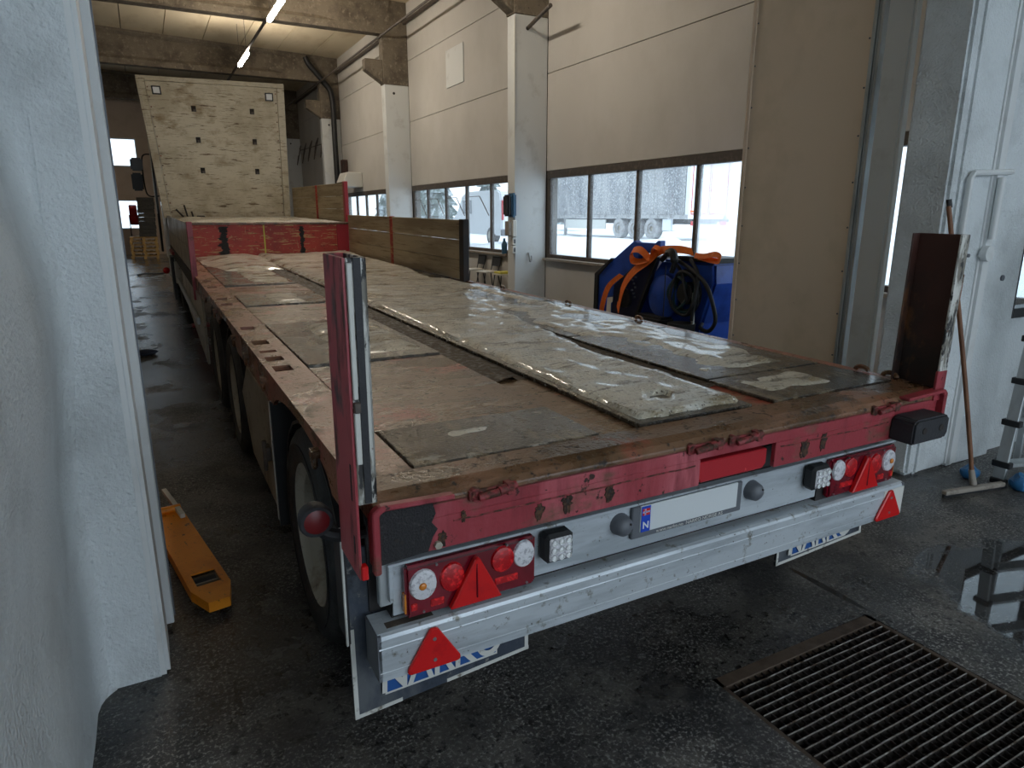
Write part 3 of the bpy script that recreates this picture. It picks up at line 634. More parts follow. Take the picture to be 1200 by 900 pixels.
for u in pu:
    for v in pv: hstrip(u-du*1.3, u+du*1.3, v-dv*1.3, v+dv*1.3, 'chassis', 'tie_pocket', HY+.13, HY+.14, 0)
for u in pu:
    for v in pv: hstrip(u-du*.2, u+du*.9, v-dv, v-dv*.1, 'frame_dark', 'pocket_bar', HY+.01, HY+.03, 0)
for u, v in ((.118, .905), (.888, .90)):
    hstrip(u-.03, u+.03, v-.03, v+.03, 'black', 'lamp_bezel', HY-.008, HY+.0, .012); hstrip(u-.021, u+.021, v-.021, v+.021, 'white', 'lamp_glass', HY-.014, HY-.006, .008)
for u in (.053, .947):
    for k in range(14): 
        bm = nb(); c = hpt(u+(.012 if u < .5 else -.012), .04+k*.068, HY-.003); cyl(bm, c, (c[0], c[1]-.012, c[2]), .014, 6); obj('rivet', bm, 'rust_brown', hb)
for c0, c1 in (((.30, 13.38, 1.49), (.16, 13.36, 1.66)), ((.36, 13.38, 1.49), (.31, 13.35, 1.74)), ((.46, 13.38, 1.49), (.43, 13.36, 1.62))):
    bm = nb(); cyl(bm, c0, c1, .018, 6); obj('lashing_pin', bm, 'chassis', T)
bm = nb(); box(bm, .52, .66, 13.28, 13.42, 1.485, 1.54); obj('lashing_block', bm, 'chassis', T, bevel=.01)
# ---- under-deck: wheels
def wheel_meshes():
    r = .445; bm = nb()
    pr = [(.29, .005), (.31, -.008), (.36, -.016), (.405, -.008), (.432, .012), (.445, .04), (.447, .12), (.447, .20), (.445, .245), (.43, .275), (.36, .29), (.29, .28)]
    lathe(bm, pr, (0, 0, 0), (1, 0, 0), 40)
    t = mesh_of('tyre', bm, 'tyre', smooth=True)
    bm = nb(); lathe(bm, [(.0001, .085), (.06, .085), (.07, .06), (.11, .06), (.12, .09), (.20, .10), (.235, .085), (.25, .03), (.285, .012), (.292, .0), (.298, .01), (.29, .04), (.28, .15)], (0, 0, 0), (1, 0, 0), 36)
    m = mesh_of('rim', bm, 'rim', smooth=True)
    bm = nb(); cyl(bm, (.07, 0, 0), (.1, 0, 0), .014, 6); nuts = mesh_of('wheel_nut', bm, 'rust_brown')
    bm = nb(); lathe(bm, [(.355, -.0185), (.375, -.0185), (.375, -.013), (.355, -.013)], (0, 0, 0), (1, 0, 0), 40); rib = mesh_of('side_rib', bm, 'tyre', smooth=True)
    return t, m, nuts, rib
WT, WR, WN, WB = wheel_meshes()
for y in (.98, 3.5, 4.85):
    for side in (0, 1):
        o = link('wheel', WT, T, (.02 if side == 0 else 2.53, y, .447-PITCH*y), rot=(0, 0, 0 if side == 0 else math.pi))
        link('rim', WR, o); [link('wheel_nut', WN, o, (0, .165*math.cos(k*math.pi/5), .165*math.sin(k*math.pi/5))) for k in range(10)] if side == 0 else None; link('side_rib', WB, o)
bm = nb()
for y in (.98, 3.5, 4.85): cyl(bm, (.2, y, .447-PITCH*y), (2.35, y, .447-PITCH*y), .065, 10)
obj('axle', bm, 'chassis', T)
# inner mudguards (dark arches)
for y in (.98, 3.5, 4.85):
    bm = nb(); rings = []
    for k in range(13):
        a = math.pi*k/12; rings.append([(x, y+r*math.cos(a), .42+r*math.sin(a)*.88) for x, r in ((.03, .53), (.36, .53), (.36, .545), (.03, .545))])
    loft(bm, rings); obj('mudguard', bm, 'black', T)
# side guard panel between the wheels
bm = nb(); prism(bm, [(1.62, .27), (1.60, .83), (2.46, .83), (2.80, .60), (2.5, .28)], 'x', -.004, .016); g = obj('side_guard', bm, 'alu_panel', T, bevel=.003)
bm = nb(); box(bm, -.012, .30, 1.56, 1.60, .22, .84); obj('guard_edge', bm, 'black', g)
bm = nb(); box(bm, -.014, .0, 1.588, 1.612, .24, .84); obj('guard_trim', bm, 'worn_white', g)
bm = nb(); box(bm, -.03, -.004, 1.72, 1.80, .50, .57); cyl(bm, (-.03, 1.76, .44), (-.03, 1.76, .60), .012, 6); obj('guard_latch', bm, 'frame_dark', g, bevel=.003)
bm = nb(); prism(bm, [(5.75, .16), (5.70, .83), (9.6, .83), (9.6, .48), (7.6, .30)], 'x', -.012, .01); g = obj('side_guard', bm, 'alu_panel', T, bevel=.003)
bm = nb(); prism(bm, [(6.2, .50), (6.2, .58), (10.6, .60), (10.6, .52)], 'x', -.05, -.012); obj('guard_bar', bm, 'aluminium', g, bevel=.008)
bm = nb(); box(bm, .12, .26, 9.9, 10.04, .12, 1.3); box(bm, .06, .32, 9.84, 10.1, -.11, -.08); box(bm, .14, .24, 9.92, 10.02, -.09, .2); obj('landing_leg', bm, 'red_paint', T, bevel=.006)
# side marker lamp on a rubber arm
bm = nb(); tube(bm, catmull([(.04, .19, .80), (-.03, .2, .80), (-.075, .21, .815), (-.09, .215, .84)]), .02, 8); a = obj('marker_arm', bm, 'black_rubber', T, smooth=True)
bm = nb(); lathe(bm, [(.0001, .03), (.03, .03), (.045, .02), (.05, -.02), (.045, -.03), (.036, -.03), (.036, -.022), (.0001, -.022)], (-.10, .21, .865), (0, 1, 0), 20); m_ = obj('marker_housing', bm, 'black_rubber', T, smooth=True)
bm = nb(); lathe(bm, [(.0001, -.036), (.02, -.036), (.036, -.03), (.036, -.02)], (-.10, .21, .865), (0, 1, 0), 20); obj('marker_lens', bm, 'lens_dim', m_, smooth=True)
# ---- rear light bar
LY = .15
bm = nb(); box(bm, .10, 2.46, LY, LY+.006, .52, .705); box(bm, .08, 2.48, LY-.03, LY+.006, .703, .712); box(bm, .085, .10, LY-.02, LY+.04, .58, .70); obj('light_bar', bm, 'bumper_alu', T, bevel=.002)
bm = nb(); box(bm, .06, .10, LY+.0, LY+.03, .56, .72); obj('light_bracket', bm, 'aluminium', T, bevel=.004)
bm = nb(); box(bm, .1, 2.45, LY+.02, LY+.08, .45, .80); obj('under_beam', bm, 'chassis', T)
def tail_light(x0, mir):
    L_, Z0, Z1, Y = .45, .517, .692, LY
    def x(u): return x0+(L_-u if mir else u)
    bm = nb(); box(bm, x0, x0+L_, Y-.035, Y-.0, Z0, Z1); t = obj('tail_light', bm, 'lens_dark', T, bevel=.01, seg=2)
    def disc(u, z, rx, rz, mat, nm, d=.012):
        bm = nb(); rings = []
        for s, h in ((1, 0), (.92, d*.7), (.6, d), (.05, d*1.05)):
            rings.append([(x(u)+rx*s*math.cos(k*math.pi/10), Y-.034-h, z+rz*s*math.sin(k*math.pi/10)) for k in range(20)])
        loft(bm, rings); return obj(nm, bm, mat, t, smooth=True)
    d = disc(.055, .625, .045, .052, 'lens_clear', 'indicator_lens'); bm = nb(); ball(bm, (x(.05), Y-.049, .625), .012, .006, .012); obj('bulb', bm, 'lens_amber', d)
    disc(.15, .625, .042, .05, 'lens_red', 'brake_lens'); disc(.325, .64, .042, .046, 'lens_red', 'brake_lens'); disc(.402, .64, .04, .048, 'lens_clear', 'reverse_lens')
    for u, w_, z in ((.10, .045, .553), (.34, .085, .565), (.025, .02, .555)):
        bm = nb(); box(bm, x(u)-w_/2, x(u)+w_/2, Y-.040, Y-.033, z-.013, z+.013); obj('lower_lens', bm, 'lens_red', t, bevel=.004)
    bm = nb(); prism(bm, [(x(.135), .522), (x(.315), .522), (x(.305), .54), (x(.235), .678), (x(.222), .678), (x(.145), .54)], 'y', Y-.058, Y-.034); obj('triangle_reflector', bm, 'reflector', t, bevel=.004)
    bm = nb(); cyl(bm, (x(.225), Y-.060, .545), (x(.225), Y-.057, .66), .003, 4); obj('reflector_ridge', bm, 'lens_dark', t)
    for u, z in ((.055, .532), (.415, .532), (.10, .68), (.34, .685)):
        bm = nb(); cyl(bm, (x(u), Y-.039, z), (x(u), Y-.03, z), .004, 8); obj('screw', bm, 'chrome', t)
    e = x0+L_ if mir else x0
    bm = nb(); box(bm, e-.003, e+.003, Y-.03, Y-.008, .535, .60); obj('side_lens', bm, 'lens_amber', t, bevel=.001)
tail_light(.13, False); tail_light(2.04, True)
def work_light(x0):
    bm = nb(); box(bm, x0, x0+.11, LY-.06, LY, .585, .69); t = obj('work_light', bm, 'black', T, bevel=.014)
    bm = nb(); box(bm, x0+.012, x0+.098, LY-.064, LY-.055, .597, .678); g = obj('lamp_glass', bm, 'lens_clear', t, bevel=.004)
    for i in range(3):
        for j in range(3):
            bm = nb(); c = (x0+.027+i*.028, LY-.066, .611+j*.027); lathe(bm, [(.0001, .0), (.008, .002), (.011, -.004)], c, (0, 1, 0), 8); obj('led_cup', bm, 'white', g, smooth=True)
work_light(.605); work_light(1.90)
# number plate
bm = nb(); box(bm, .99, 1.535, LY-.016, LY, .565, .69); p = obj('plate_holder', bm, 'grey_plastic', T, bevel=.004)
bm = nb(); box(bm, 1.025, 1.505, LY-.02, LY-.012, .588, .692); q = obj('number_plate', bm, 'plate_white', p, bevel=.002)
bm = nb(); box(bm, 1.027, 1.068, LY-.0215, LY-.019, .590, .690); b_ = obj('country_band', bm, 'blue', q)
text('letter', 'N', .038, 'white', b_, (1.0475, LY-.0222, .615), bold=.0008)
bm = nb(); box(bm, 1.031, 1.064, LY-.0224, LY-.021, .655, .681); fg = obj('flag', bm, 'red', b_)
bm = nb(); box(bm, 1.031, 1.064, LY-.0227, LY-.0224, .665, .671); box(bm, 1.040, 1.046, LY-.0227, LY-.0224, .655, .681); obj('flag_cross', bm, 'white', b_)
bm = nb(); box(bm, 1.031, 1.064, LY-.0230, LY-.0227, .667, .669); box(bm, 1.042, 1.044, LY-.0230, LY-.0227, .655, .681); obj('flag_cross', bm, 'blue', b_)
text('holder_lettering', 'www.narko.no  NARKO NORGE AS', .019, 'worn_white', p, (1.27, LY-.0165, .5765), ext=.0006, sx=1.15)
for x in (.945, 1.60):
    bm = nb(); lathe(bm, [(.0001, -.05), (.02, -.048), (.035, -.035), (.04, -.01), (.042, 0), (.0001, 0)], (x, LY, .635), (0, 1, 0), 18); o = obj('plate_lamp', bm, 'grey_plastic', T, smooth=True)
    bm = nb(); cyl(bm, (x+.012, LY-.052, .65), (x+.012, LY-.045, .65), .004, 6); obj('screw', bm, 'pit', o)
# aluminium underrun bumper
bm = nb(); BY = .095
pf = [(BY, .345), (BY, .372), (BY-.002, .374), (BY, .376), (BY, .452), (BY-.002, .455), (BY, .458), (BY, .485), (BY+.004, .496), (BY+.014, .502), (BY+.125, .502), (BY+.125, .49), (BY+.02, .488), (BY+.012, .48), (BY+.012, .35)]
prism(bm, pf, 'x', .035, 2.555); bp_ = obj('underrun_bumper', bm, 'bumper_alu', T)
for x in (.035, 2.548):
    bm = nb(); box(bm, x-.004, x+.008, BY, BY+.125, .345, .5); obj('bumper_cap', bm, 'grey_plastic', bp_)
bm = nb(); box(bm, 2.41, 2.556, BY-.002, BY+.001, .348, .484); obj('dirty_sleeve', bm, 'worn_white', bp_)
bm = nb(); box(bm, .07, .22, BY+.03, BY+.06, .5018, .5028); obj('type_label', bm, 'frame_dark', bp_)
bm = nb()
for x in (.5, 2.0): box(bm, x, x+.08, BY+.05, BY+.12, .40, .60)
obj('bumper_bracket', bm, 'chassis', T)
for xc in (.205, 2.448):
    bm = nb(); prism(bm, [(xc-.088, .352), (xc-.078, .345), (xc+.078, .345), (xc+.088, .352), (xc+.086, .365), (xc+.012, .485), (xc-.012, .485), (xc-.086, .365)], 'y', BY-.014, BY-.001); o = obj('triangle_reflector', bm, 'reflector', bp_, bevel=.004)
    for z in (.377, .45):
        bm = nb(); cyl(bm, (xc, BY-.0165, z), (xc, BY-.012, z), .006, 8); obj('screw', bm, 'chrome', o)
# mud flaps
def flap(x0, x1, zb0, zb1, seed):
    FY = .25; bm = nb(); rings = []
    for k in range(11):
        u = k/10; x = x0+(x1-x0)*u; zb = zb0+(zb1-zb0)*u; yb = FY-.015
        rings.append([(x, yb, zb), (x, FY, .72), (x, FY+.01, .72), (x, yb+.01, zb)])
    loft(bm, rings); f = obj('mud_flap', bm, 'flap', T)
    def pt(u, z):                       # point on the flap face
        x = x0+(x1-x0)*u; zb = zb0+(zb1-zb0)*u; yb = FY-.015
        t = (z-zb)/(.72-zb); return Vector((x, yb+(FY-yb)*t, z))
    def strip(a, nm, mat, off=.002):
        bm = nb(); A = [pt(*q)+Vector((0, -off, 0)) for q in a]; B = [q+Vector((0, off-.0005, 0)) for q in A]; loft(bm, [A, B]); return obj(nm, bm, mat, f)
    n = 8
    for i in range(n):
        u0, u1 = i/n, (i+1)/n; z0, z1 = zb0+(zb1-zb0)*u0, zb0+(zb1-zb0)*u1
        if i in (2, 3) and seed == 1: continue
        strip([(u0, z0), (u1, z1), (u1, z1+.013), (u0, z0+.013)], 'white_trim', 'worn_white')
    for u in (0, .975):
        z0 = zb0+(zb1-zb0)*u
        strip([(u, z0), (u+.022, z0), (u+.022, .45), (u, .45)], 'white_trim', 'worn_white')
    a0, a1, zl = .17, .74, (.190 if seed == 1 else .200)
    strip([(a0-.01, zl-.008), (a1+.06, zl+.008), (a1+.06, .395), (a0-.01, .395)], 'logo_outline', 'worn_white', .0025)
    lg = strip([(a0, zl), (a1+.05, zl+.016), (a1+.05, .39), (a0, .39)], 'logo_field', 'logo_blue', .0035)
    c = pt((a0+a1)/2+.02, zl+.065)
    text('logo_lettering', 'NÄRKO', .15, 'worn_white', lg, (c.x, c.y-.008, c.z-.004), rot=(math.pi/2-.06, -.035, 0), ext=.001, sx=.84, shear=.12, bold=.003)
flap(-.015, .625, .125, .175, 1); flap(1.91, 2.50, .165, .195, 2)
bm = nb(); box(bm, -.02, -.012, .24, .36, .40, .77); obj('flap_wing', bm, 'black', T)
bm = nb(); box(bm, -.026, -.02, .236, .250, .40, .80); obj('white_trim', bm, 'worn_white', T)
# ---- packed ice and snow on the deck
def deck_ice():
    bm = nb(); st = .028; x0, x1, y0, y1 = .19, 2.47, .19, 9.43; nx = int((x1-x0)/st); ny = int((y1-y0)/st); g = {}
    def hgt(x, y):
        wob = .05*fbm(x*5, y*5, 4); X = x+wob; n1 = fbm(x*3, y*2.0, 7); n2 = fbm(x*8, y*5, 2)
        h = -.02
        def slab(xa, xb, ya, yb, th, keep, e=.05):
            m = min(smooth01(xa, xa+e, X), 1-smooth01(xb-e, xb, X), smooth01(ya, ya+e, y+wob), 1-smooth01(yb-e, yb, y+wob))
            return -.02+(th+.02)*m+(.012*n2-keep*max(0, n1))*m
        xr = 1.62+.0*y if y < 1.3 else 1.62+.16*(y-1.3)
        h = max(h, slab(1.05, min(2.45, xr), .20, 9.5, .022, .0))
        h = max(h, slab(.34, .90, 1.72, 2.95, .012, .05, .12)); h = max(h, slab(.36, .72, 3.95, 4.62, .010, .045, .1)); h = max(h, slab(.40, .9, 5.5, 7.4, .012, .04, .12))
        h = max(h, slab(.22, 1.15, 6.9, 9.5, .03, .02, .35))
        h = max(h, slab(1.76, 2.46, .62, 5.3, .011, .05, .08)-.003)
        h = max(h, slab(1.78, 2.25, .25, .55, .006, .07, .06)); h = max(h, slab(.28, .6, .33, .46, .004, .06, .05))
        if y > 6.6: h += .05*smooth01(6.6, 9.3, y)*(.6+fbm(x*1.5, y*1.1, 9))
        d = math.hypot(x-1.325, (y-.42)*1.3)
        if d < .05: h = -.02
        return h
    for i in range(nx+1):
        for j in range(ny+1):
            x = x0+i*st; y = y0+j*st; h = hgt(x, y)
            g[i, j] = (x, y, h)
    V = {}
    def v(k):
        if k not in V: x, y, h = g[k]; V[k] = bm.verts.new((x, y, .982+max(h, -.012)))
        return V[k]
    for i in range(nx):
        for j in range(ny):
            ks = [(i, j), (i+1, j), (i+1, j+1), (i, j+1)]
            if max(g[k][2] for k in ks) > .001: bm.faces.new([v(k) for k in ks])
    return bm
o = obj('deck_ice', deck_ice(), 'ice', None, smooth=True); o.rotation_euler = (PITCH, 0, 0)
tag(o, 'packed dirty ice and snow on the load bed', 'ice', kind='stuff')
bm = nb(); g = {}
for i in range(31):
    for j in range(41):
        x = .06+2.36*i/30; y = 9.44+3.9*j/40; e = min(i, 30-i, j, 40-j); g[i, j] = bm.verts.new((x, y, 1.488+(.035+.03*fbm(x*2, y*2, 5))*min(1, e/3)))
for i in range(30):
    for j in range(40): bm.faces.new([g[i, j], g[i+1, j], g[i+1, j+1], g[i, j+1]])
o = obj('gooseneck_snow', bm, 'ice', None, smooth=True); o.rotation_euler = (PITCH, 0, 0); tag(o, 'thin snow layer on the raised front deck below the headboard', 'snow', kind='stuff')
# ================================================================== TRACTOR UNIT in front of the trailer
K = thing('tractor_unit', 'truck tractor coupled ahead of the headboard, left mirror sticking out', 'truck', (0, 10.8, 0))
def kb(name, bm, mat, parent=K, **k):
    bm.transform(Matrix.Translation((0, -10.8, 0))); return obj(name, bm, mat, parent, **k)
bm = nb(); prism(bm, [(14.25, .75), (14.25, 3.75), (14.9, 3.95), (16.0, 3.7), (16.5, 2.4), (16.6, .75)], 'x', -.02, 2.45); cab = kb('cab', bm, 'truck_white', bevel=.04)
bm = nb(); box(bm, -.035, -.02, 14.9, 15.9, 1.9, 2.75); kb('cab_window', bm, 'car_glass', cab)
bm = nb(); prism(bm, [(13.62, 1.75), (13.62, 3.9), (14.25, 4.0), (14.25, 1.0), (14.0, 1.0)], 'x', -.16, -.12); kb('side_fairing', bm, 'black', bevel=.01)
bm = nb(); box(bm, -.175, -.16, 13.62, 13.72, 1.75, 3.85); kb('fairing_edge', bm, 'worn_white')
bm = nb(); box(bm, -.42, -.40, 14.95, 15.0, 2.1, 2.95); bm2 = bm
m_ = nb(); box(m_, -.53, -.30, 14.93, 15.05, 2.62, 2.88); mr = kb('mirror', m_, 'grey_plastic', bevel=.03, seg=2); bm.free()
m_ = nb(); box(m_, -.54, -.33, 14.93, 15.05, 2.22, 2.58); kb('mirror', m_, 'black', bevel=.03, seg=2)
m_ = nb(); tube(m_, catmull([(-.05, 15.0, 2.95), (-.25, 15.0, 2.95), (-.31, 15.0, 2.8), (-.31, 15.0, 2.3), (-.25, 15.0, 2.12), (-.05, 15.0, 2.12)]), .016, 6); kb('mirror_arm', m_, 'black', smooth=True)
bm = nb(); box(bm, .75, .85, 10.85, 16.4, .72, .98); box(bm, 1.65, 1.75, 10.85, 16.4, .72, .98); kb('chassis_rails', bm, 'chassis')
for x in (.05, 2.15):
    bm = nb(); lathe(bm, [(.28, 0), (.45, -.01), (.5, .04), (.5, .28), (.45, .33), (.28, .32)], (x, 12.0, .5), (1, 0, 0), 32); w = kb('drive_wheel', bm, 'tyre', smooth=True)
    bm = nb(); lathe(bm, [(.0001, .1), (.15, .1), (.2, .06), (.27, .02), (.29, .1)], (x, 12.0, .5), (1, 0, 0), 24); kb('rim', bm, 'rim', w, smooth=True)
    bm = nb(); rings = [[(x+dx, 12.0+r*math.cos(a), .5+r*math.sin(a)) for dx, r in ((-.04, .56), (.38, .56), (.38, .58), (-.04, .58))] for a in [math.pi*(k/12) for k in range(13)]]; loft(bm, rings); kb('mudguard', bm, 'black')
    bm = nb(); lathe(bm, [(.28, 0), (.45, -.01), (.5, .04), (.5, .26), (.45, .3), (.28, .3)], (x, 15.6, .5), (1, 0, 0), 32); kb('steer_wheel', bm, 'tyre', smooth=True)
bm = nb(); box(bm, -.06, .45, 10.86, 10.92, .62, .98); kb('rear_valance', bm, 'worn_white', bevel=.01)
bm = nb(); box(bm, -.10, -.05, 10.9, 11.5, .35, 1.05); kb('mud_flap', bm, 'black')
bm = nb(); ball(bm, (-.15, 12.6, .72), .06); kb('marker_lamp', bm, 'reflector', smooth=True)
bm = nb(); box(bm, -.06, -.02, 11.4, 12.7, 1.06, 1.11); kb('fender_rail', bm, 'red_paint')
bm = nb(); box(bm, -.05, .25, 13.0, 14.2, .5, 1.1); kb('fuel_tank', bm, 'aluminium', bevel=.04)
# ================================================================== DRAIN GRATE
G = thing('drain_grate', 'rusty steel floor grate over a dark drain pit', 'drain grate', (1.27, -1.16, 0))
def gb(name, bm, mat, **k):
    bm.transform(Matrix.Translation((-1.27, 1.16, 0))); return obj(name, bm, mat, G, **k)
bm = nb()
for a in ((GX0, GX1, GY0, GY0+.02), (GX0, GX0+.02, GY0, GY1), (GX1-.02, GX1, GY0, GY1)): box(bm, a[0], a[1], a[2], a[3], -.05, -.002)
box(bm, GX0, GX1, GY1-.055, GY1, -.03, -.002)
gb('grate_frame', bm, 'grate_frame', bevel=.002)
bm = nb(); box(bm, GX0, GX1, GY0, GY1, -.42, -.40); 
for a in ((GX0, GX1, GY0-.01, GY0), (GX0, GX1, GY1, GY1+.01), (GX0-.01, GX0, GY0, GY1), (GX1, GX1+.01, GY0, GY1)): box(bm, a[0], a[1], a[2], a[3], -.42, -.12)
gb('pit_lining', bm, 'pit')
y = GY1-.09; i = 0
while y > GY0+.03:
    bm = nb(); x1 = GX1-.022
    pts = [(GX0+.022+(x1-GX0-.022)*k/10, y+.003*noise.noise((k*.8, i*3.1, 0)), 0) for k in range(11)]
    loft(bm, [[(p[0], p[1]-.002, -.034), (p[0], p[1]+.002, -.034), (p[0], p[1]+.002, -.003), (p[0], p[1]-.002, -.003)] for p in pts]); bar = gb('bearing_bar', bm, 'grate_rust_shade'); bm = nb(); loft(bm, [[(p[0], p[1]-.0021, -.0035), (p[0], p[1]+.0021, -.0035), (p[0], p[1]+.0021, -.0015), (p[0], p[1]-.0021, -.0015)] for p in pts]); gb('worn_edge', bm, 'grate').parent = bar; y -= .0345; i += 1
for k in range(1, 24):
    x = GX0+.022+(GX1-GX0-.044)*k/24; bm = nb(); box(bm, x-.0013, x+.0013, GY0+.02, GY1-.056, -.014, -.0045); gb('cross_bar', bm, 'grate_rust_shade')
# ================================================================== PALLET JACK
J = thing('pallet_jack', 'orange pallet jack half hidden behind the white pillar', 'pallet jack', (-.33, 1.28, 0), rz=math.radians(9.3))
def fork(x):
    bm = nb(); hw = .085
    out = [(x-hw, .14), (x-.045, .0), (x+.045, 0), (x+hw, .14), (x+hw, 1.15), (x-hw, 1.15)]
    ring = [(x-.05, .17), (x+.05, .17), (x+.05, .31), (x-.05, .31)]
    # top plate with the roller window
    for q in ([(x-hw, .14), (x-.045, 0), (x+.045, 0), (x+hw, .14), (x+.052, .17), (x-.052, .17)], [(x-hw, .14), (x-.052, .17), (x-.052, .30), (x-hw, .33)], [(x+hw, .14), (x+hw, .33), (x+.052, .30), (x+.052, .17)], [(x-hw, .33), (x-.052, .30), (x+.052, .30), (x+hw, .33), (x+hw, 1.15), (x-hw, 1.15)]): prism(bm, q, 'z', .074, .082)
    for q in ([(x-hw, .14), (x-hw, 1.15), (x-hw+.006, 1.15), (x-hw+.006, .14)], [(x+hw-.006, .14), (x+hw-.006, 1.15), (x+hw, 1.15), (x+hw, .14)]): prism(bm, q, 'z', .03, .076)
    prism(bm, [(x-hw, .14), (x-.045, 0), (x-.042, .008), (x-hw+.006, .146)], 'z', .035, .076); prism(bm, [(x-.045, 0), (x+.045, 0), (x+.045, .006), (x-.045, .006)], 'z', .035, .076); prism(bm, [(x+.045, 0), (x+hw, .14), (x+hw-.006, .146), (x+.042, .008)], 'z', .035, .076)
    f = obj('fork', bm, 'jack_orange', J)
    bm = nb()
    for yy in (.20, .275): cyl(bm, (x-.048, yy, .036), (x+.048, yy, .036), .036, 14)
    obj('load_roller', bm, 'black', f, smooth=True)
    bm = nb(); cyl(bm, (x-.05, .237, .055), (x+.05, .237, .055), .006, 8); obj('roller_pin', bm, 'chrome', f)
fork(0); fork(-.38)
bm = nb(); prism(bm, [(-.45, 1.12), (-.02, 1.12), (-.06, 1.24), (-.10, 1.36), (-.30, 1.36), (-.45, 1.24)], 'z', .05, .22); obj('head', bm, 'jack_orange', J, bevel=.01)
bm = nb(); cyl(bm, (-.19, 1.42, .1), (-.19, 1.42, .52), .05, 14); obj('pump', bm, 'jack_orange', J, smooth=True)
bm = nb(); cyl(bm, (-.24, 1.45, .09), (-.14, 1.45, .09), .09, 18); obj('steer_wheel', bm, 'black', J, smooth=True)
bm = nb(); cyl(bm, (-.19, 1.44, .5), (-.19, 1.62, 1.15), .018, 10); cyl(bm, (-.30, 1.63, 1.18), (-.08, 1.63, 1.18), .016, 10); obj('tow_handle', bm, 'black', J, smooth=True)
bm = nb(); cyl(bm, (-.06, 1.10, .10), (.075, 1.10, .10), .022, 10); obj('cross_tube', bm, 'jack_orange', J, smooth=True)
bm = nb(); obox(bm, (-.468, 2.46, .1025), (.012, .004, 0), (-.041, .22, 0), (0, 0, .012)); o = obj('scrap_stick', bm, 'worn_white'); tag(o, 'short weathered grey slat lying across the orange fork', 'stick')
# ================================================================== SQUEEGEE, LADDER
S = thing('floor_squeegee', 'floor squeegee with wooden handle leaning by the right pillar', 'squeegee', (4.02, .49, 0))
bm = nb(); a = Vector((-.245, .047, 0)); bm_d = a.normalized(); obox(bm, (0, 0, .030), a, (bm_d.y*-.02, bm_d.x*.02, 0), (0, 0, .014)); obj('head', bm, 'sill', S, bevel=.006)
bm = nb(); obox(bm, (0, 0, .010), a*1.01, (bm_d.y*-.006, bm_d.x*.006, 0), (0, 0, .010)); obj('rubber_blade', bm, 'black', S)
bm = nb(); top = Vector((-.215, .30, 1.78)); cyl(bm, top*.02+Vector((0, 0, .02)), top*.085, .021, 12, .017); obj('socket', bm, 'sill', S, smooth=True)
bm = nb(); tube(bm, [top*t+Vector((.012*math.sin(t*4), 0, 0)) for t in [.06+.93*k/8 for k in range(9)]], .0135, 10); obj('handle', bm, 'wood_handle', S, smooth=True)
bm = nb(); cyl(bm, top*.985, top*1.012, .0155, 10); obj('handle_tip', bm, 'black', S)
Ld = thing('step_ladder', 'aluminium step ladder with black tread ends by the dark framed window', 'ladder', (4.32, .50, 0))
lean = Vector((.34, .07, 1.75)); off = Vector((.46, -.14, 0))
for b0 in (Vector((0, 0, 0)), off):
    bm = nb(); loft(bm, [[b0+lean*t+Vector(q) for q in ((-.012, -.035, 0), (.012, -.035, 0), (.012, .035, 0), (-.012, .035, 0))] for t in (.012, 1)]); obj('stile', bm, 'aluminium', Ld, bevel=.002)
    bm = nb(); loft(bm, [[b0+Vector((.42, .10, 0))*(1-t)+lean*t+Vector(q) for q in ((-.012, -.02, .02), (.012, -.02, .02), (.012, .02, .02), (-.012, .02, .02))] for t in (0, .98)]); obj('rear_stile', bm, 'aluminium', Ld, bevel=.002)
    bm = nb(); box(bm, b0.x-.02, b0.x+.03, b0.y-.045, b0.y+.045, 0, .04); obj('rubber_foot', bm, 'black', Ld, bevel=.006)
for z in (.13, .40, .67, .94, 1.21, 1.48):
    t = z/1.75; bm = nb(); c0 = lean*t; c1 = lean*t+off; n_ = Vector((off.y, -off.x, 0)).normalized()*.045
    loft(bm, [[c+q for q in (n_-Vector((0, 0, .012)), n_+Vector((0, 0, .012)), -n_+Vector((0, 0, .012)), -n_-Vector((0, 0, .012)))] for c in (c0, c1)]); tr = obj('tread', bm, 'aluminium', Ld, bevel=.003)
    for c in (c0, c1):
        bm = nb(); box(bm, c.x-.022, c.x+.022, c.y-.055, c.y+.055, c.z-.02, c.z+.02); obj('tread_end', bm, 'black', tr, bevel=.004)
for x, y, s_, lb_ in ((4.33, .375, 1, 'larger crumpled blue plastic bag before the ladder foot'), (4.25, .64, .9, 'smaller crumpled blue plastic bag between ladder foot and white wall')):
    bm = nb(); ball(bm, (0, 0, .045*s_), .07*s_, .06*s_, .055*s_, 14, 10)
    for v in bm.verts: v.co *= 1+.28*noise.noise(v.co*22+Vector((x, y, 0)))
    for v in bm.verts: v.co.z = max(v.co.z, .002)
    o = obj('plastic_bag', bm, M('bag_blue%d' % int(y*100), srgb(48, 104, 150), .35), None, loc=(x, y, 0), smooth=True); tag(o, lb_, 'bag', group='blue bags at the ladder')
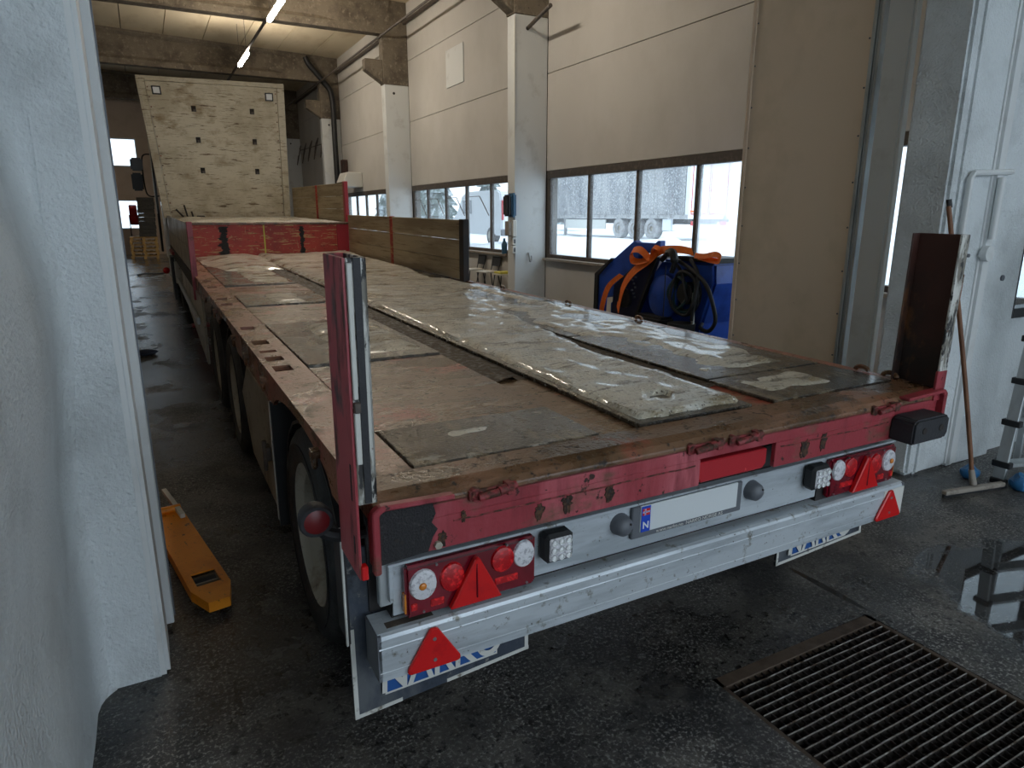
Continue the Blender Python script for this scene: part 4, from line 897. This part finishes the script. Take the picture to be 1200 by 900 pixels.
# ================================================================== BLUE WASHER MACHINE with hoses
B = thing('hose_machine', 'blue wheeled washing machine with hose reel under the window', 'machine', (4.8, 4.6, 0))
def bb(name, bm, mat, parent=B, **k):
    bm.transform(Matrix.Translation((-4.8, -4.6, 0))); return obj(name, bm, mat, parent, **k)
bm = nb(); prism(bm, [(5.55, .12), (5.55, .62), (4.75, 1.0), (4.55, 1.22), (3.72, 1.22), (3.70, 1.0), (3.85, .55), (3.85, .12)], 'x', 4.86, 5.35); body = bb('body', bm, 'machine_blue', bevel=.03, seg=2)
bm = nb(); prism(bm, [(5.74, .35), (5.70, .96), (5.40, 1.17), (5.02, 1.40), (4.98, 1.42), (4.93, 1.40), (4.60, 1.40), (4.56, 1.43), (4.51, 1.43), (4.51, 1.34), (4.60, 1.31), (4.89, 1.25), (5.05, 1.02), (5.30, .72), (5.60, .66), (5.62, .35)], 'x', 4.78, 4.86); bb('side_arm', bm, 'machine_blue', bevel=.006)
bm = nb(); prism(bm, [(5.78, .30), (5.77, .97), (5.42, 1.19), (5.40, 1.16), (5.69, .95), (5.70, .30)], 'x', 4.76, 4.88); bb('arm_edge', bm, 'black', bevel=.004)
bm = nb(); prism(bm, [(5.38, .15), (5.31, .86), (4.91, 1.14), (4.50, 1.24), (4.85, .5), (4.95, .15)], 'x', 4.74, 4.80); bb('front_panel', bm, M('panel_navy', srgb(30, 34, 66), .4), bevel=.006)
bm = nb(); loft(bm, [[(4.715, y-.02, z), (4.75, y-.02, z), (4.75, y+.02, z), (4.715, y+.02, z)] for y, z in ((4.49, 1.25), (4.98, .2))]); bb('guide_rail', bm, 'black', bevel=.003)
bm = nb(); cyl(bm, (4.70, 5.05, .72), (4.745, 5.05, .72), .12, 20); cyl(bm, (4.69, 5.05, .72), (4.70, 5.05, .72), .05, 12); bb('gauge', bm, 'black', smooth=True)
bm = nb(); 
for k in range(7): box(bm, 4.725, 4.742, 4.86+.03*(k % 3), 4.885+.03*(k % 3), .84+.04*k-.1, .86+.04*k-.1)
bb('control_switches', bm, 'grey_plastic')['kind'] = 'stuff'
bm = nb(); box(bm, 4.88, 5.2, 4.75, 5.15, 1.0, 1.24); bb('filter_box', bm, 'sill', bevel=.01)
bm = nb(); lathe(bm, [(.0001, 0), (.22, 0), (.25, .02), (.25, .05), (.0001, .05)], (4.74, 4.40, .80), (1, 0, 0), 28); bb('reel_disc', bm, 'machine_blue', smooth=True)
for i, (r, x) in enumerate(((.24, 4.70), (.215, 4.74), (.245, 4.78), (.20, 4.81), (.235, 4.84), (.175, 4.72))):
    bm = nb(); c = Vector((x, 4.0+.02*i, .88)); tube(bm, [c+Vector((.02*math.sin(3*t+i), .82*r*math.cos(t), r*math.sin(t))) for t in [k*2*math.pi/28 for k in range(28)]], .016, 8, closed=True); bb('hose_coil', bm, 'hose_green' if i % 2 else 'black_rubber', smooth=True)
bm = nb(); cyl(bm, (4.72, 4.0, .88), (4.86, 4.0, .88), .12, 18); bb('reel_drum', bm, 'black', smooth=True)
bm = nb(); box(bm, 4.84, 5.3, 3.64, 4.3, 1.22, 1.27); bb('top_tray', bm, 'black', bevel=.015, seg=2)
bm = nb(); lathe(bm, [(.0001, 0), (.13, 0), (.15, .3), (.155, .36), (.14, .36), (.0001, .34)], (4.68, 3.97, .2), (0, 0, 1), 18); bb('bucket', bm, 'black', smooth=True)
bm = nb(); box(bm, 4.62, 4.84, 4.25, 4.75, .12, .58); bb('tank', bm, 'black', bevel=.03, seg=2)
for y in (3.95, 5.4):
    bm = nb(); cyl(bm, (4.84, y, .1), (4.9, y, .1), .1, 18); cyl(bm, (5.3, y, .1), (5.36, y, .1), .1, 18); bb('wheel', bm, 'black', smooth=True)
bm = nb(); tube(bm, catmull([(4.78, 4.25, 1.24), (4.76, 3.95, 1.14), (4.74, 3.70, 1.0), (4.74, 3.57, .78), (4.75, 3.54, .62), (4.76, 3.64, .51), (4.8, 3.80, .52), (4.88, 3.86, .55)]), .022, 10); bb('suction_hose', bm, 'black_rubber', smooth=True)
bm = nb(); tube(bm, catmull([(4.76, 4.22, 1.20), (4.72, 4.06, 1.10), (4.70, 3.98, .95), (4.72, 3.95, .8)]), .018, 8); tube(bm, catmull([(4.8, 4.02, 1.24), (4.75, 3.84, 1.1), (4.72, 3.82, .9), (4.70, 3.84, .6)]), .02, 8); o = bb('feed_hose', bm, 'black_rubber', smooth=True); o['kind'] = 'stuff'
bm = nb(); obox(bm, (4.74, 3.865, .66), (.012, 0, 0), (0, .018, 0), (0, .01, .24)); bb('lance_tube', bm, 'white_plastic', bevel=.005)
bm = nb(); tube(bm, catmull([(4.74, 4.42, 1.22), (4.72, 4.30, 1.30), (4.70, 4.20, 1.31), (4.69, 4.15, 1.2), (4.70, 4.2, 1.1)]), [.03]*6+[.045]*12+[.03]*7, 8); bb('spray_gun', bm, 'black', smooth=True)
bm = nb(); cyl(bm, (4.70, 4.30, 1.16), (4.70, 4.30, .48), .006, 6); bb('hanging_cord', bm, 'black')
R_ = thing('ratchet_strap', 'bright orange lashing strap thrown over the blue machine', 'strap', (4.72, 4.8, .9))
def rbn(pts, w, nm='webbing'):
    bm = nb(); ribbon(bm, catmull(pts, 5), w, .003); bm.transform(Matrix.Translation((-4.72, -4.8, -.9))); return obj(nm, bm, 'strap', R_)
rbn([(4.70, 5.50, .42), (4.69, 5.47, .60), (4.70, 5.36, .84), (4.71, 5.12, 1.0)], (.0, .045, .012))
rbn([(4.70, 5.16, .56), (4.69, 5.05, .86), (4.69, 4.86, 1.06), (4.70, 4.62, 1.20), (4.73, 4.45, 1.32), (4.80, 4.22, 1.345), (4.9, 4.1, 1.32)], (.012, .035, .04))
rbn([(4.71, 4.60, 1.22), (4.68, 4.74, 1.32), (4.67, 4.88, 1.30), (4.69, 4.90, 1.20), (4.70, 4.78, 1.18), (4.71, 4.60, 1.22)], (.03, .01, .035), 'bow_loop')
rbn([(4.72, 4.58, 1.24), (4.69, 4.52, 1.36), (4.70, 4.42, 1.33), (4.72, 4.50, 1.26)], (.03, .01, .02), 'bow_loop')
rbn([(4.82, 3.98, 1.29), (4.78, 3.80, 1.29), (4.76, 3.62, 1.32), (4.75, 3.53, 1.29), (4.77, 3.60, 1.25), (4.80, 3.90, 1.28)], (.012, .004, .028), 'loose_end')
# ================================================================== CHAIRS, WALL FITTINGS
def chair(loc, rz, label):
    c = thing('visitor_chair', label, 'chair', loc, rz, 'chairs under the window')
    bm = nb(); box(bm, -.21, .21, -.20, .20, .475, .505); obj('seat', bm, 'chair_seat', c, bevel=.012, seg=2)
    bm = nb(); loft(bm, [[(-.19, .20+.04*t, .60+.21*t), (.19, .20+.04*t, .60+.21*t), (.19, .22+.04*t, .60+.21*t), (-.19, .22+.04*t, .60+.21*t)] for t in (0, .5, 1)]); obj('backrest', bm, 'black', c, bevel=.006)
    for x in (-.18, .18):
        bm = nb(); cyl(bm, (x*.85, -.15, .478), (x*1.1, -.22, 0), .011, 8); obj('leg', bm, 'black', c)
        bm = nb(); tube(bm, [(x*1.1, .26, 0), (x*.9, .17, .47), (x*.9, .215, .62)], .011, 8); obj('leg', bm, 'black', c)
    return c
chair((6.32, 11.35, 0), -math.pi/2, 'white seated chair with a yellow cushion under the window')
chair((6.31, 12.15, 0), -math.pi/2+.06, 'white seated chair with black backrest between two others')
chair((6.32, 12.95, 0), -math.pi/2, 'white seated chair nearest the tan side board, black backrest')
bm = nb(); box(bm, 6.14, 6.48, 11.18, 11.52, .506, .545); o = obj('seat_cushion', bm, 'yellow', bevel=.015, seg=2); tag(o, 'flat yellow cushion lying on a white chair seat', 'cushion')
t = thing('side_table', 'small dark round table behind the tan side board', 'table', (6.0, 14.4, 0))
bm = nb(); cyl(bm, (0, 0, .68), (0, 0, .71), .3, 24); obj('table_top', bm, 'black', t)
bm = nb(); cyl(bm, (0, 0, .02), (0, 0, .68), .025, 10); obj('stem', bm, 'chrome', t)
bm = nb(); cyl(bm, (0, 0, 0), (0, 0, .025), .2, 20); obj('foot', bm, 'black', t)
t = thing('wall_dispenser', 'blue and black box dispenser on the column by the window', 'dispenser', (5.84, 10.06, 1.68))
bm = nb(); box(bm, -.13, -.045, -.03, .19, .02, .42); obj('drum', bm, 'black', t, bevel=.03, seg=2)
bm = nb(); box(bm, -.045, .06, -.05, .18, .0, .45); obj('cover', bm, 'device_blue', t, bevel=.03, seg=2)
t = thing('switch_box', 'white electrical box below the blue dispenser on the column', 'box', (5.84, 10.06, 1.34))
bm = nb(); box(bm, -.11, -.03, -.02, .14, .0, .27); obj('meter', bm, 'sill', t, bevel=.01)
bm = nb(); box(bm, -.03, .06, -.05, .14, -.02, .29); obj('cover', bm, 'white_plastic', t, bevel=.012)
for z, nm in ((1.16, 'upper'), (1.0, 'lower')):
    t = thing('wall_socket', '%s grey double socket below the white electrical box' % nm, 'socket', (5.87, 10.06, z))
    bm = nb(); box(bm, -.05, .04, -.02, .06, 0, .14); obj('plate', bm, 'white_plastic', t, bevel=.008); bm = nb(); box(bm, -.025, .015, -.026, -.018, .03, .11); obj('socket_face', bm, 'grey_plastic', t, bevel=.006)
bm = nb(); tube(bm, catmull([(5.885, 10.08, 2.14), (5.885, 10.085, 3.2), (5.885, 10.085, 5.2)]), .009, 6); o = obj('power_cable', bm, 'white_plastic'); tag(o, 'thin white cable running up the column edge', 'cable')
bm = nb(); tube(bm, catmull([(6.20, 10.085, 1.0), (6.20, 10.05, .9), (6.20, 10.02, .84), (6.235, 10.02, .86), (6.235, 10.03, .95)]), .014, 8); o = obj('wall_hook', bm, 'chrome', smooth=True); tag(o, 'small metal hook on the white column face', 'hook')
bm = nb(); cyl(bm, (6.18, 10.09, 5.05), (5.98, 9.0, 5.12), .035, 12); o = obj('bracket_tube', bm, 'frame_dark'); tag(o, 'bare steel tube sticking out from the column top', 'tube')
bm = nb(); lathe(bm, [(.0001, 0), (.06, 0), (.065, .2), (.03, .27), (.025, .33), (.0001, .33)], (6.53, 11.75, .901), (0, 0, 1), 16); o = obj('cleaning_bottle', bm, 'device_blue', smooth=True); tag(o, 'blue bottle standing on the window sill by the column', 'bottle')
bm = nb(); box(bm, 6.575, 6.598, 13.9, 14.93, 4.77, 5.62); o = obj('hatch_cover', bm, 'smooth_white', bevel=.004); tag(o, 'square white hatch cover high on the panelled wall', 'hatch')
# wire rack, heater, downpipe and pipes along the wall
bm = nb(); pts = []
for k in range(5):
    y = 33.2-k*1.2; tube(bm, [(6.585, y, 4.75), (6.3, y-.8, 4.05), (6.5, y-.9, 4.9), (6.585, y, 4.75)], .022, 5)
tube(bm, [(6.58, 33.2, 4.75), (6.58, 27.6, 4.62)], .02, 5)
o = obj('wall_rack', bm, 'frame_dark'); tag(o, 'zigzag wire rack on the upper wall of the far bay', 'rack')
t = thing('fan_heater', 'white fan heater hung beside the black downpipe', 'heater', (6.25, 23.2, 2.75))
bm = nb(); prism(bm, [(-.35, .1), (-.2, .45), (.34, .45), (.34, -.05), (-.2, -.05)], 'y', -.5, .5); obj('casing', bm, 'white_plastic', t, bevel=.02)
bm = nb(); box(bm, -.36, -.30, -.4, .4, .0, .12); obj('outlet', bm, 'black', t)
bm = nb(); tube(bm, catmull([(5.4, 25.1, 7.28), (5.55, 25.1, 7.0), (6.0, 25.1, 6.5), (6.28, 25.1, 6.0), (6.3, 25.1, 4.5), (6.3, 25.1, 0)], 8), .10, 12); o = obj('downpipe', bm, 'black', smooth=True); tag(o, 'thick black downpipe bent off the roof beam', 'pipe')
bm = nb(); box(bm, 6.40, 6.59, 24.55, 24.85, 3.0, 3.75); o = obj('fuse_box', bm, 'post_inner', bevel=.01); tag(o, 'rusty brown box on the wall beside the black downpipe', 'box')
for k, (x, z, r, d) in enumerate(((5.83, 6.45, .03, 'thick dark pipe under the ceiling edge, outer of two'), (6.52, 6.86, .05, 'thick dark pipe under the ceiling edge, against the wall'))):
    bm = nb(); cyl(bm, (x, 5, z), (x, 33.5, z), r, 8)
    o = obj('ceiling_pipe', bm, 'frame_dark'); tag(o, d, 'pipe')
# ================================================================== LUMINAIRES
def luminaire(x, y, z, length, mat, label, group=None, wires=True, zc=None):
    t = thing('tube_luminaire', label, 'light', (x, y, z), 0, group)
    bm = nb(); box(bm, -.025, .025, -length/2, length/2, .045, .075); obj('housing', bm, 'white_plastic', t, bevel=.004)
    bm = nb(); box(bm, -.05, .05, -length/2+.03, length/2-.03, -.04, .045); obj('diffuser', bm, mat, t, bevel=.01)
    if wires:
        for yy in (-length*.4, length*.4):
            bm = nb(); cyl(bm, (0, yy, .07), (0, yy, (zc or ceil_z(x)-.02)-z-.02), .006, 5); obj('suspension_wire', bm, 'frame_dark', t)
    return t
LX, LZ = 2.80, 6.28
for y in (15.9, 21.6): luminaire(LX, y, LZ, 1.9, 'tube_warm', 'lit warm tube lamp on the track, %s roof beam' % ('before the nearest visible' if y < 17 else 'between the first and second'))
t = luminaire(LX, 8.8, LZ, 1.9, 'tube_warm', 'lit warm tube lamp on the track, before the first white column')
t.name = 'tube_luminaire_offscreen'
for ch in t.children:
    if ch.name.startswith('diffuser'): ch.name = 'diffuser_offscreen'
bm = nb(); box(bm, LX-.03, LX+.03, 2.5, 32, LZ+.075, LZ+.115); o = obj('light_track', bm, 'frame_dark'); tag(o, 'thin dark track carrying the tube lamps', 'track')
# ================================================================== FAR END CLUTTER
for k in range(6):
    t = thing('wooden_pallet', 'wooden pallet, %s of the stack by the far wall' % ('bottom one', 'second from the floor', 'third from the floor', 'fourth from the floor', 'fifth from the floor', 'topmost one')[k], 'pallet', (-1.0+.03*(k % 2), 30.0, k*.148), 0, 'stacked pallets at the far wall')
    for j in range(5): bm = nb(); box(bm, j*.22, j*.22+.12, 0, 1.2, .122, .144); obj('deck_board', bm, 'pallet_wood', t)
    for y in (0, .55, 1.1): bm = nb(); box(bm, 0, 1.0, y, y+.1, .10, .122); obj('stringer_board', bm, 'pallet_wood', t)
    for y in (0, .55, 1.1):
        for x in (0, .45, .9): bm = nb(); box(bm, x, x+.1, y, y+.1, .022, .10); obj('block', bm, 'pallet_wood', t)
    for x in (0, .45, .9): bm = nb(); box(bm, x, x+.1, 0, 1.2, 0, .022); obj('bottom_board', bm, 'pallet_wood', t)
for k in range(10):
    x0 = -.62+.01*(k % 3)+.006*k; bm = nb(); box(bm, x0, x0+.62, 30.1, 31.0, .888+k*.155, .888+k*.155+.148); o = obj('grey_mat', bm, 'dark_stack', bevel=.01); tag(o, 'dark grey bale on the wooden pallets, %s of its stack' % ('bottom one', 'second from below', 'third from below', 'fourth from below', 'fifth from below', 'sixth from below', 'seventh from below', 'eighth from below', 'ninth from below', 'topmost one')[k], 'bale', 'grey bales on the pallet stack')
t = thing('hose_drum', 'red hose drum on a stand before the lower end-wall window', 'hose drum', (-.78, 32.2, 0))
bm = nb(); cyl(bm, (-.12, 0, 1.75), (.18, 0, 1.75), .42, 20); obj('drum', bm, 'red', t, bevel=.03)
bm = nb(); box(bm, -.16, -.12, -.04, .04, 0, 1.75); box(bm, .18, .22, -.04, .04, 0, 1.75); obj('stand', bm, 'frame_dark', t)
bm = nb(); box(bm, -1.75, -1.55, 32.6, 32.8, .0, 1.45); o = obj('gas_cylinder', nb() if False else bm, 'dark_stack', bevel=.08, seg=3); tag(o, 'dark upright cylinder standing against the far wall', 'cylinder')
bm = nb(); ball(bm, (0, 0, .03), .13, .10, .04, 14, 8)
for v in bm.verts: v.co *= 1+.3*noise.noise(v.co*14); v.co.z = max(.001, v.co.z)
o = obj('floor_rag', bm, M('rag_blue', srgb(40, 50, 70), .8), loc=(-.58, 7.9, 0), smooth=True); tag(o, 'small dark blue rag on the wet floor', 'rag')
bm = nb(); tube(bm, catmull([(-.75, 21.0, .03), (-.5, 21.3, .04), (-.3, 21.4, .03), (0, 21.6, .03)]), .03, 6); o = obj('loose_cable', bm, 'black', smooth=True); tag(o, 'short black cable end on the floor beside the truck', 'cable')
# ================================================================== OUTDOORS
bm = nb(); g = {}
nx, ny = 90, 120
for i in range(nx+1):
    for j in range(ny+1):
        x = 6.95+(i/nx)**1.6*120; y = -30+150*j/ny
        z = .12+.45*smooth01(8, 20, x)+smooth01(7.5, 10, x)*(1.0*max(0, fbm(x*.3, y*.3, 1)+.1)*(1-smooth01(15, 20.5, x))+.14*fbm(x*.9, y*.9, 3))
        if x > 30: z += 1.2*smooth01(30, 80, x)
        g[i, j] = bm.verts.new((x, y, z))
for i in range(nx):
    for j in range(ny): bm.faces.new([g[i, j], g[i+1, j], g[i+1, j+1], g[i, j+1]])
struct('ground_snow', bm, 'snow', 'snow covered yard outside the windows', smooth=True)
bm = nb(); box(bm, -60, 6.9, 34.3, 120, -.3, -.1); struct('ground_snow', bm, 'snow', 'snow covered yard beyond the end wall')
bm = nb(); box(bm, -60, 60, -60, -9.0, -.3, -.03); struct('ground_snow', bm, 'snow', 'snow covered yard behind the entrance bay')
Q = thing('curtain_trailer', 'grey curtain sided semi trailer parked in the snow outside', 'trailer', (21.7, 22.6, .57))
def qb(nm, bm, mat, p=Q, **k): return obj(nm, bm, mat, p, **k)
for k in range(6):
    bm = nb(); y0 = .25+k*2.2; n = 12
    rings = [[(-.01-.015*math.sin(i/n*math.pi*6), y0+2.18*i/n, z) for z in (1.22, 3.85)]+[(.03, y0+2.18*i/n, z) for z in (3.85, 1.22)] for i in range(n+1)]; loft(bm, rings); qb('curtain', bm, 'tarp', smooth=True)
bm = nb(); box(bm, .03, 2.55, .2, 13.5, 1.15, 3.9); qb('body', bm, 'tarp')
bm = nb(); box(bm, -.02, .05, .0, 13.5, 1.02, 1.2); qb('side_rail', bm, 'dirty_truck')
for k in range(22):
    bm = nb(); box(bm, -.035, -.02, .3+k*.6, .34+k*.6, 1.0, 1.34); qb('curtain_strap', bm, 'dirty_truck')
for a in ((0, .14), (2.41, 2.55)):
    bm = nb(); box(bm, a[0], a[1], -.02, .2, 1.0, 3.95); qb('corner_post', bm, 'truck_white')
for a in ((.14, 1.27), (1.28, 2.41)):
    bm = nb(); box(bm, a[0], a[1], -.0, .2, 1.15, 3.85); d = qb('rear_door', bm, 'truck_white', bevel=.01)
    bm = nb()
    for z in (1.2, 3.72): box(bm, a[0]+.03, a[1]-.03, -.008, .0, z, z+.05)
    for x in (a[0]+.03, a[1]-.07): box(bm, x, x+.04, -.008, .0, 1.25, 3.72)
    qb('red_marking', bm, 'red', d)
bm = nb(); box(bm, .1, .45, -.03, .0, 1.3, 1.38); qb('orange_marking', bm, 'strap')
bm = nb(); box(bm, 0, 2.55, -.05, .1, .85, 1.0); qb('rear_crossbar', bm, 'chassis')
for x in (.15, 1.95):
    bm = nb(); box(bm, x, x+.45, -.08, -.03, .70, .9); qb('tail_light', bm, 'red', bevel=.01)
for y in (2.6, 3.92, 5.24):
    bm = nb(); lathe(bm, [(.28, 0), (.5, 0), (.52, .06), (.52, .34), (.28, .36)], (.02, y, .53), (1, 0, 0), 28); w = qb('wheel', bm, 'dirty_truck', smooth=True)
    bm = nb(); lathe(bm, [(.0001, .08), (.12, .08), (.2, .1), (.29, .03), (.3, .1)], (.02, y, .53), (1, 0, 0), 24); qb('rim', bm, 'rim', w, smooth=True)
    bm = nb(); lathe(bm, [(.13, .05), (.24, .05)], (.0, y, .53), (1, 0, 0), 20); qb('rim_ring', bm, 'dirty_truck', w)
bm = nb(); box(bm, .05, .2, 1.2, 1.8, .45, 1.0); qb('storage_box', bm, 'truck_white', bevel=.01)
bm = nb(); box(bm, .0, .06, 6.4, 10.4, .45, .95); qb('side_guard', bm, 'worn_white', bevel=.01)
bm = nb(); box(bm, .3, .45, 10.9, 11.05, 0, 1.0); qb('landing_leg', bm, 'dirty_truck')
bm = nb(); box(bm, .6, .75, .1, 13.4, .75, 1.0); box(bm, 1.8, 1.95, .1, 13.4, .75, 1.0); qb('chassis_rails', bm, 'chassis')
def van(loc, rz, label):
    v = thing('delivery_van', label, 'van', loc, rz)
    bm = nb(); prism(bm, [(-2.4, .35), (-2.45, 1.1), (-2.3, 2.0), (-2.1, 2.1), (.9, 2.1), (1.3, 1.95), (1.9, 1.2), (2.4, 1.0), (2.5, .4)], 'x', -.92, .92); obj('body', bm, 'truck_white', v, bevel=.05, seg=2)
    for x0, x1 in ((-.72, -.08), (.08, .72)): bm = nb(); box(bm, x0, x1, -2.46, -2.36, 1.25, 1.8); obj('rear_window', bm, 'car_glass', v, bevel=.02)
    for x in (-.9, .82): bm = nb(); box(bm, x, x+.08, -2.48, -2.38, .95, 1.7); obj('tail_light', bm, 'red', v, bevel=.02)
    bm = nb(); box(bm, -.3, .3, -2.47, -2.42, .8, .95); obj('number_plate', bm, 'dirty_truck', v)
    bm = nb(); box(bm, -.93, -.92, .3, 1.2, 1.2, 1.75); obj('side_window', bm, 'car_glass', v)
    bm = nb(); box(bm, -.95, .95, -2.52, -2.40, .35, .6); obj('rear_bumper', bm, 'grey_plastic', v, bevel=.03)
    for x in (-.94, .7):
        for y in (-1.5, 1.6):
            bm = nb(); cyl(bm, (x, y, .33), (x+.24, y, .33), .33, 22); w = obj('wheel', bm, 'tyre', v, smooth=True); bm = nb(); cyl(bm, (x-.01, y, .33), (x+.25, y, .33), .2, 16); obj('rim', bm, 'rim', w)
van((12.75, 24.6, .60), .0, 'white van seen from behind with red tail lights, outside the window'); van((19.6, 36.0, .55), .0, 'white van parked ahead of the curtain sided trailer outside')
for k, (x, y, h) in enumerate(((15.5, 38, 5.5), (17.5, 44, 7), (21, 50, 6), (13.5, 41, 4.5), (26, 52, 8), (30, 46, 7), (34, 40, 8), (40, 32, 9))):
    t = thing('spruce_tree', ('%s snowy spruce tree standing beyond the parked vehicles' % ('tall' if h >= 7 else 'short')), 'tree', (x, y, .6), 0, 'snowy spruces outside')
    bm = nb(); cyl(bm, (0, 0, -.4), (0, 0, h*.9), .12, 8, .03); obj('trunk', bm, 'bark', t)
    for q in range(7):
        bm = nb(); zz = .6+q*(h-.8)/7; r = (1-q/7.5)*h*.22; n = 18
        lathe_r = [[(math.cos(a)*r*s*(1+.25*math.sin(a*9+q)), math.sin(a)*r*s*(1+.25*math.sin(a*9+q)), zz+dz) for a in [2*math.pi*i/n for i in range(n)]] for s, dz in ((1, -.15), (.55, .45), (.05, h/7+.7))]; loft(bm, lathe_r); obj('branch_tier', bm, 'spruce', t)
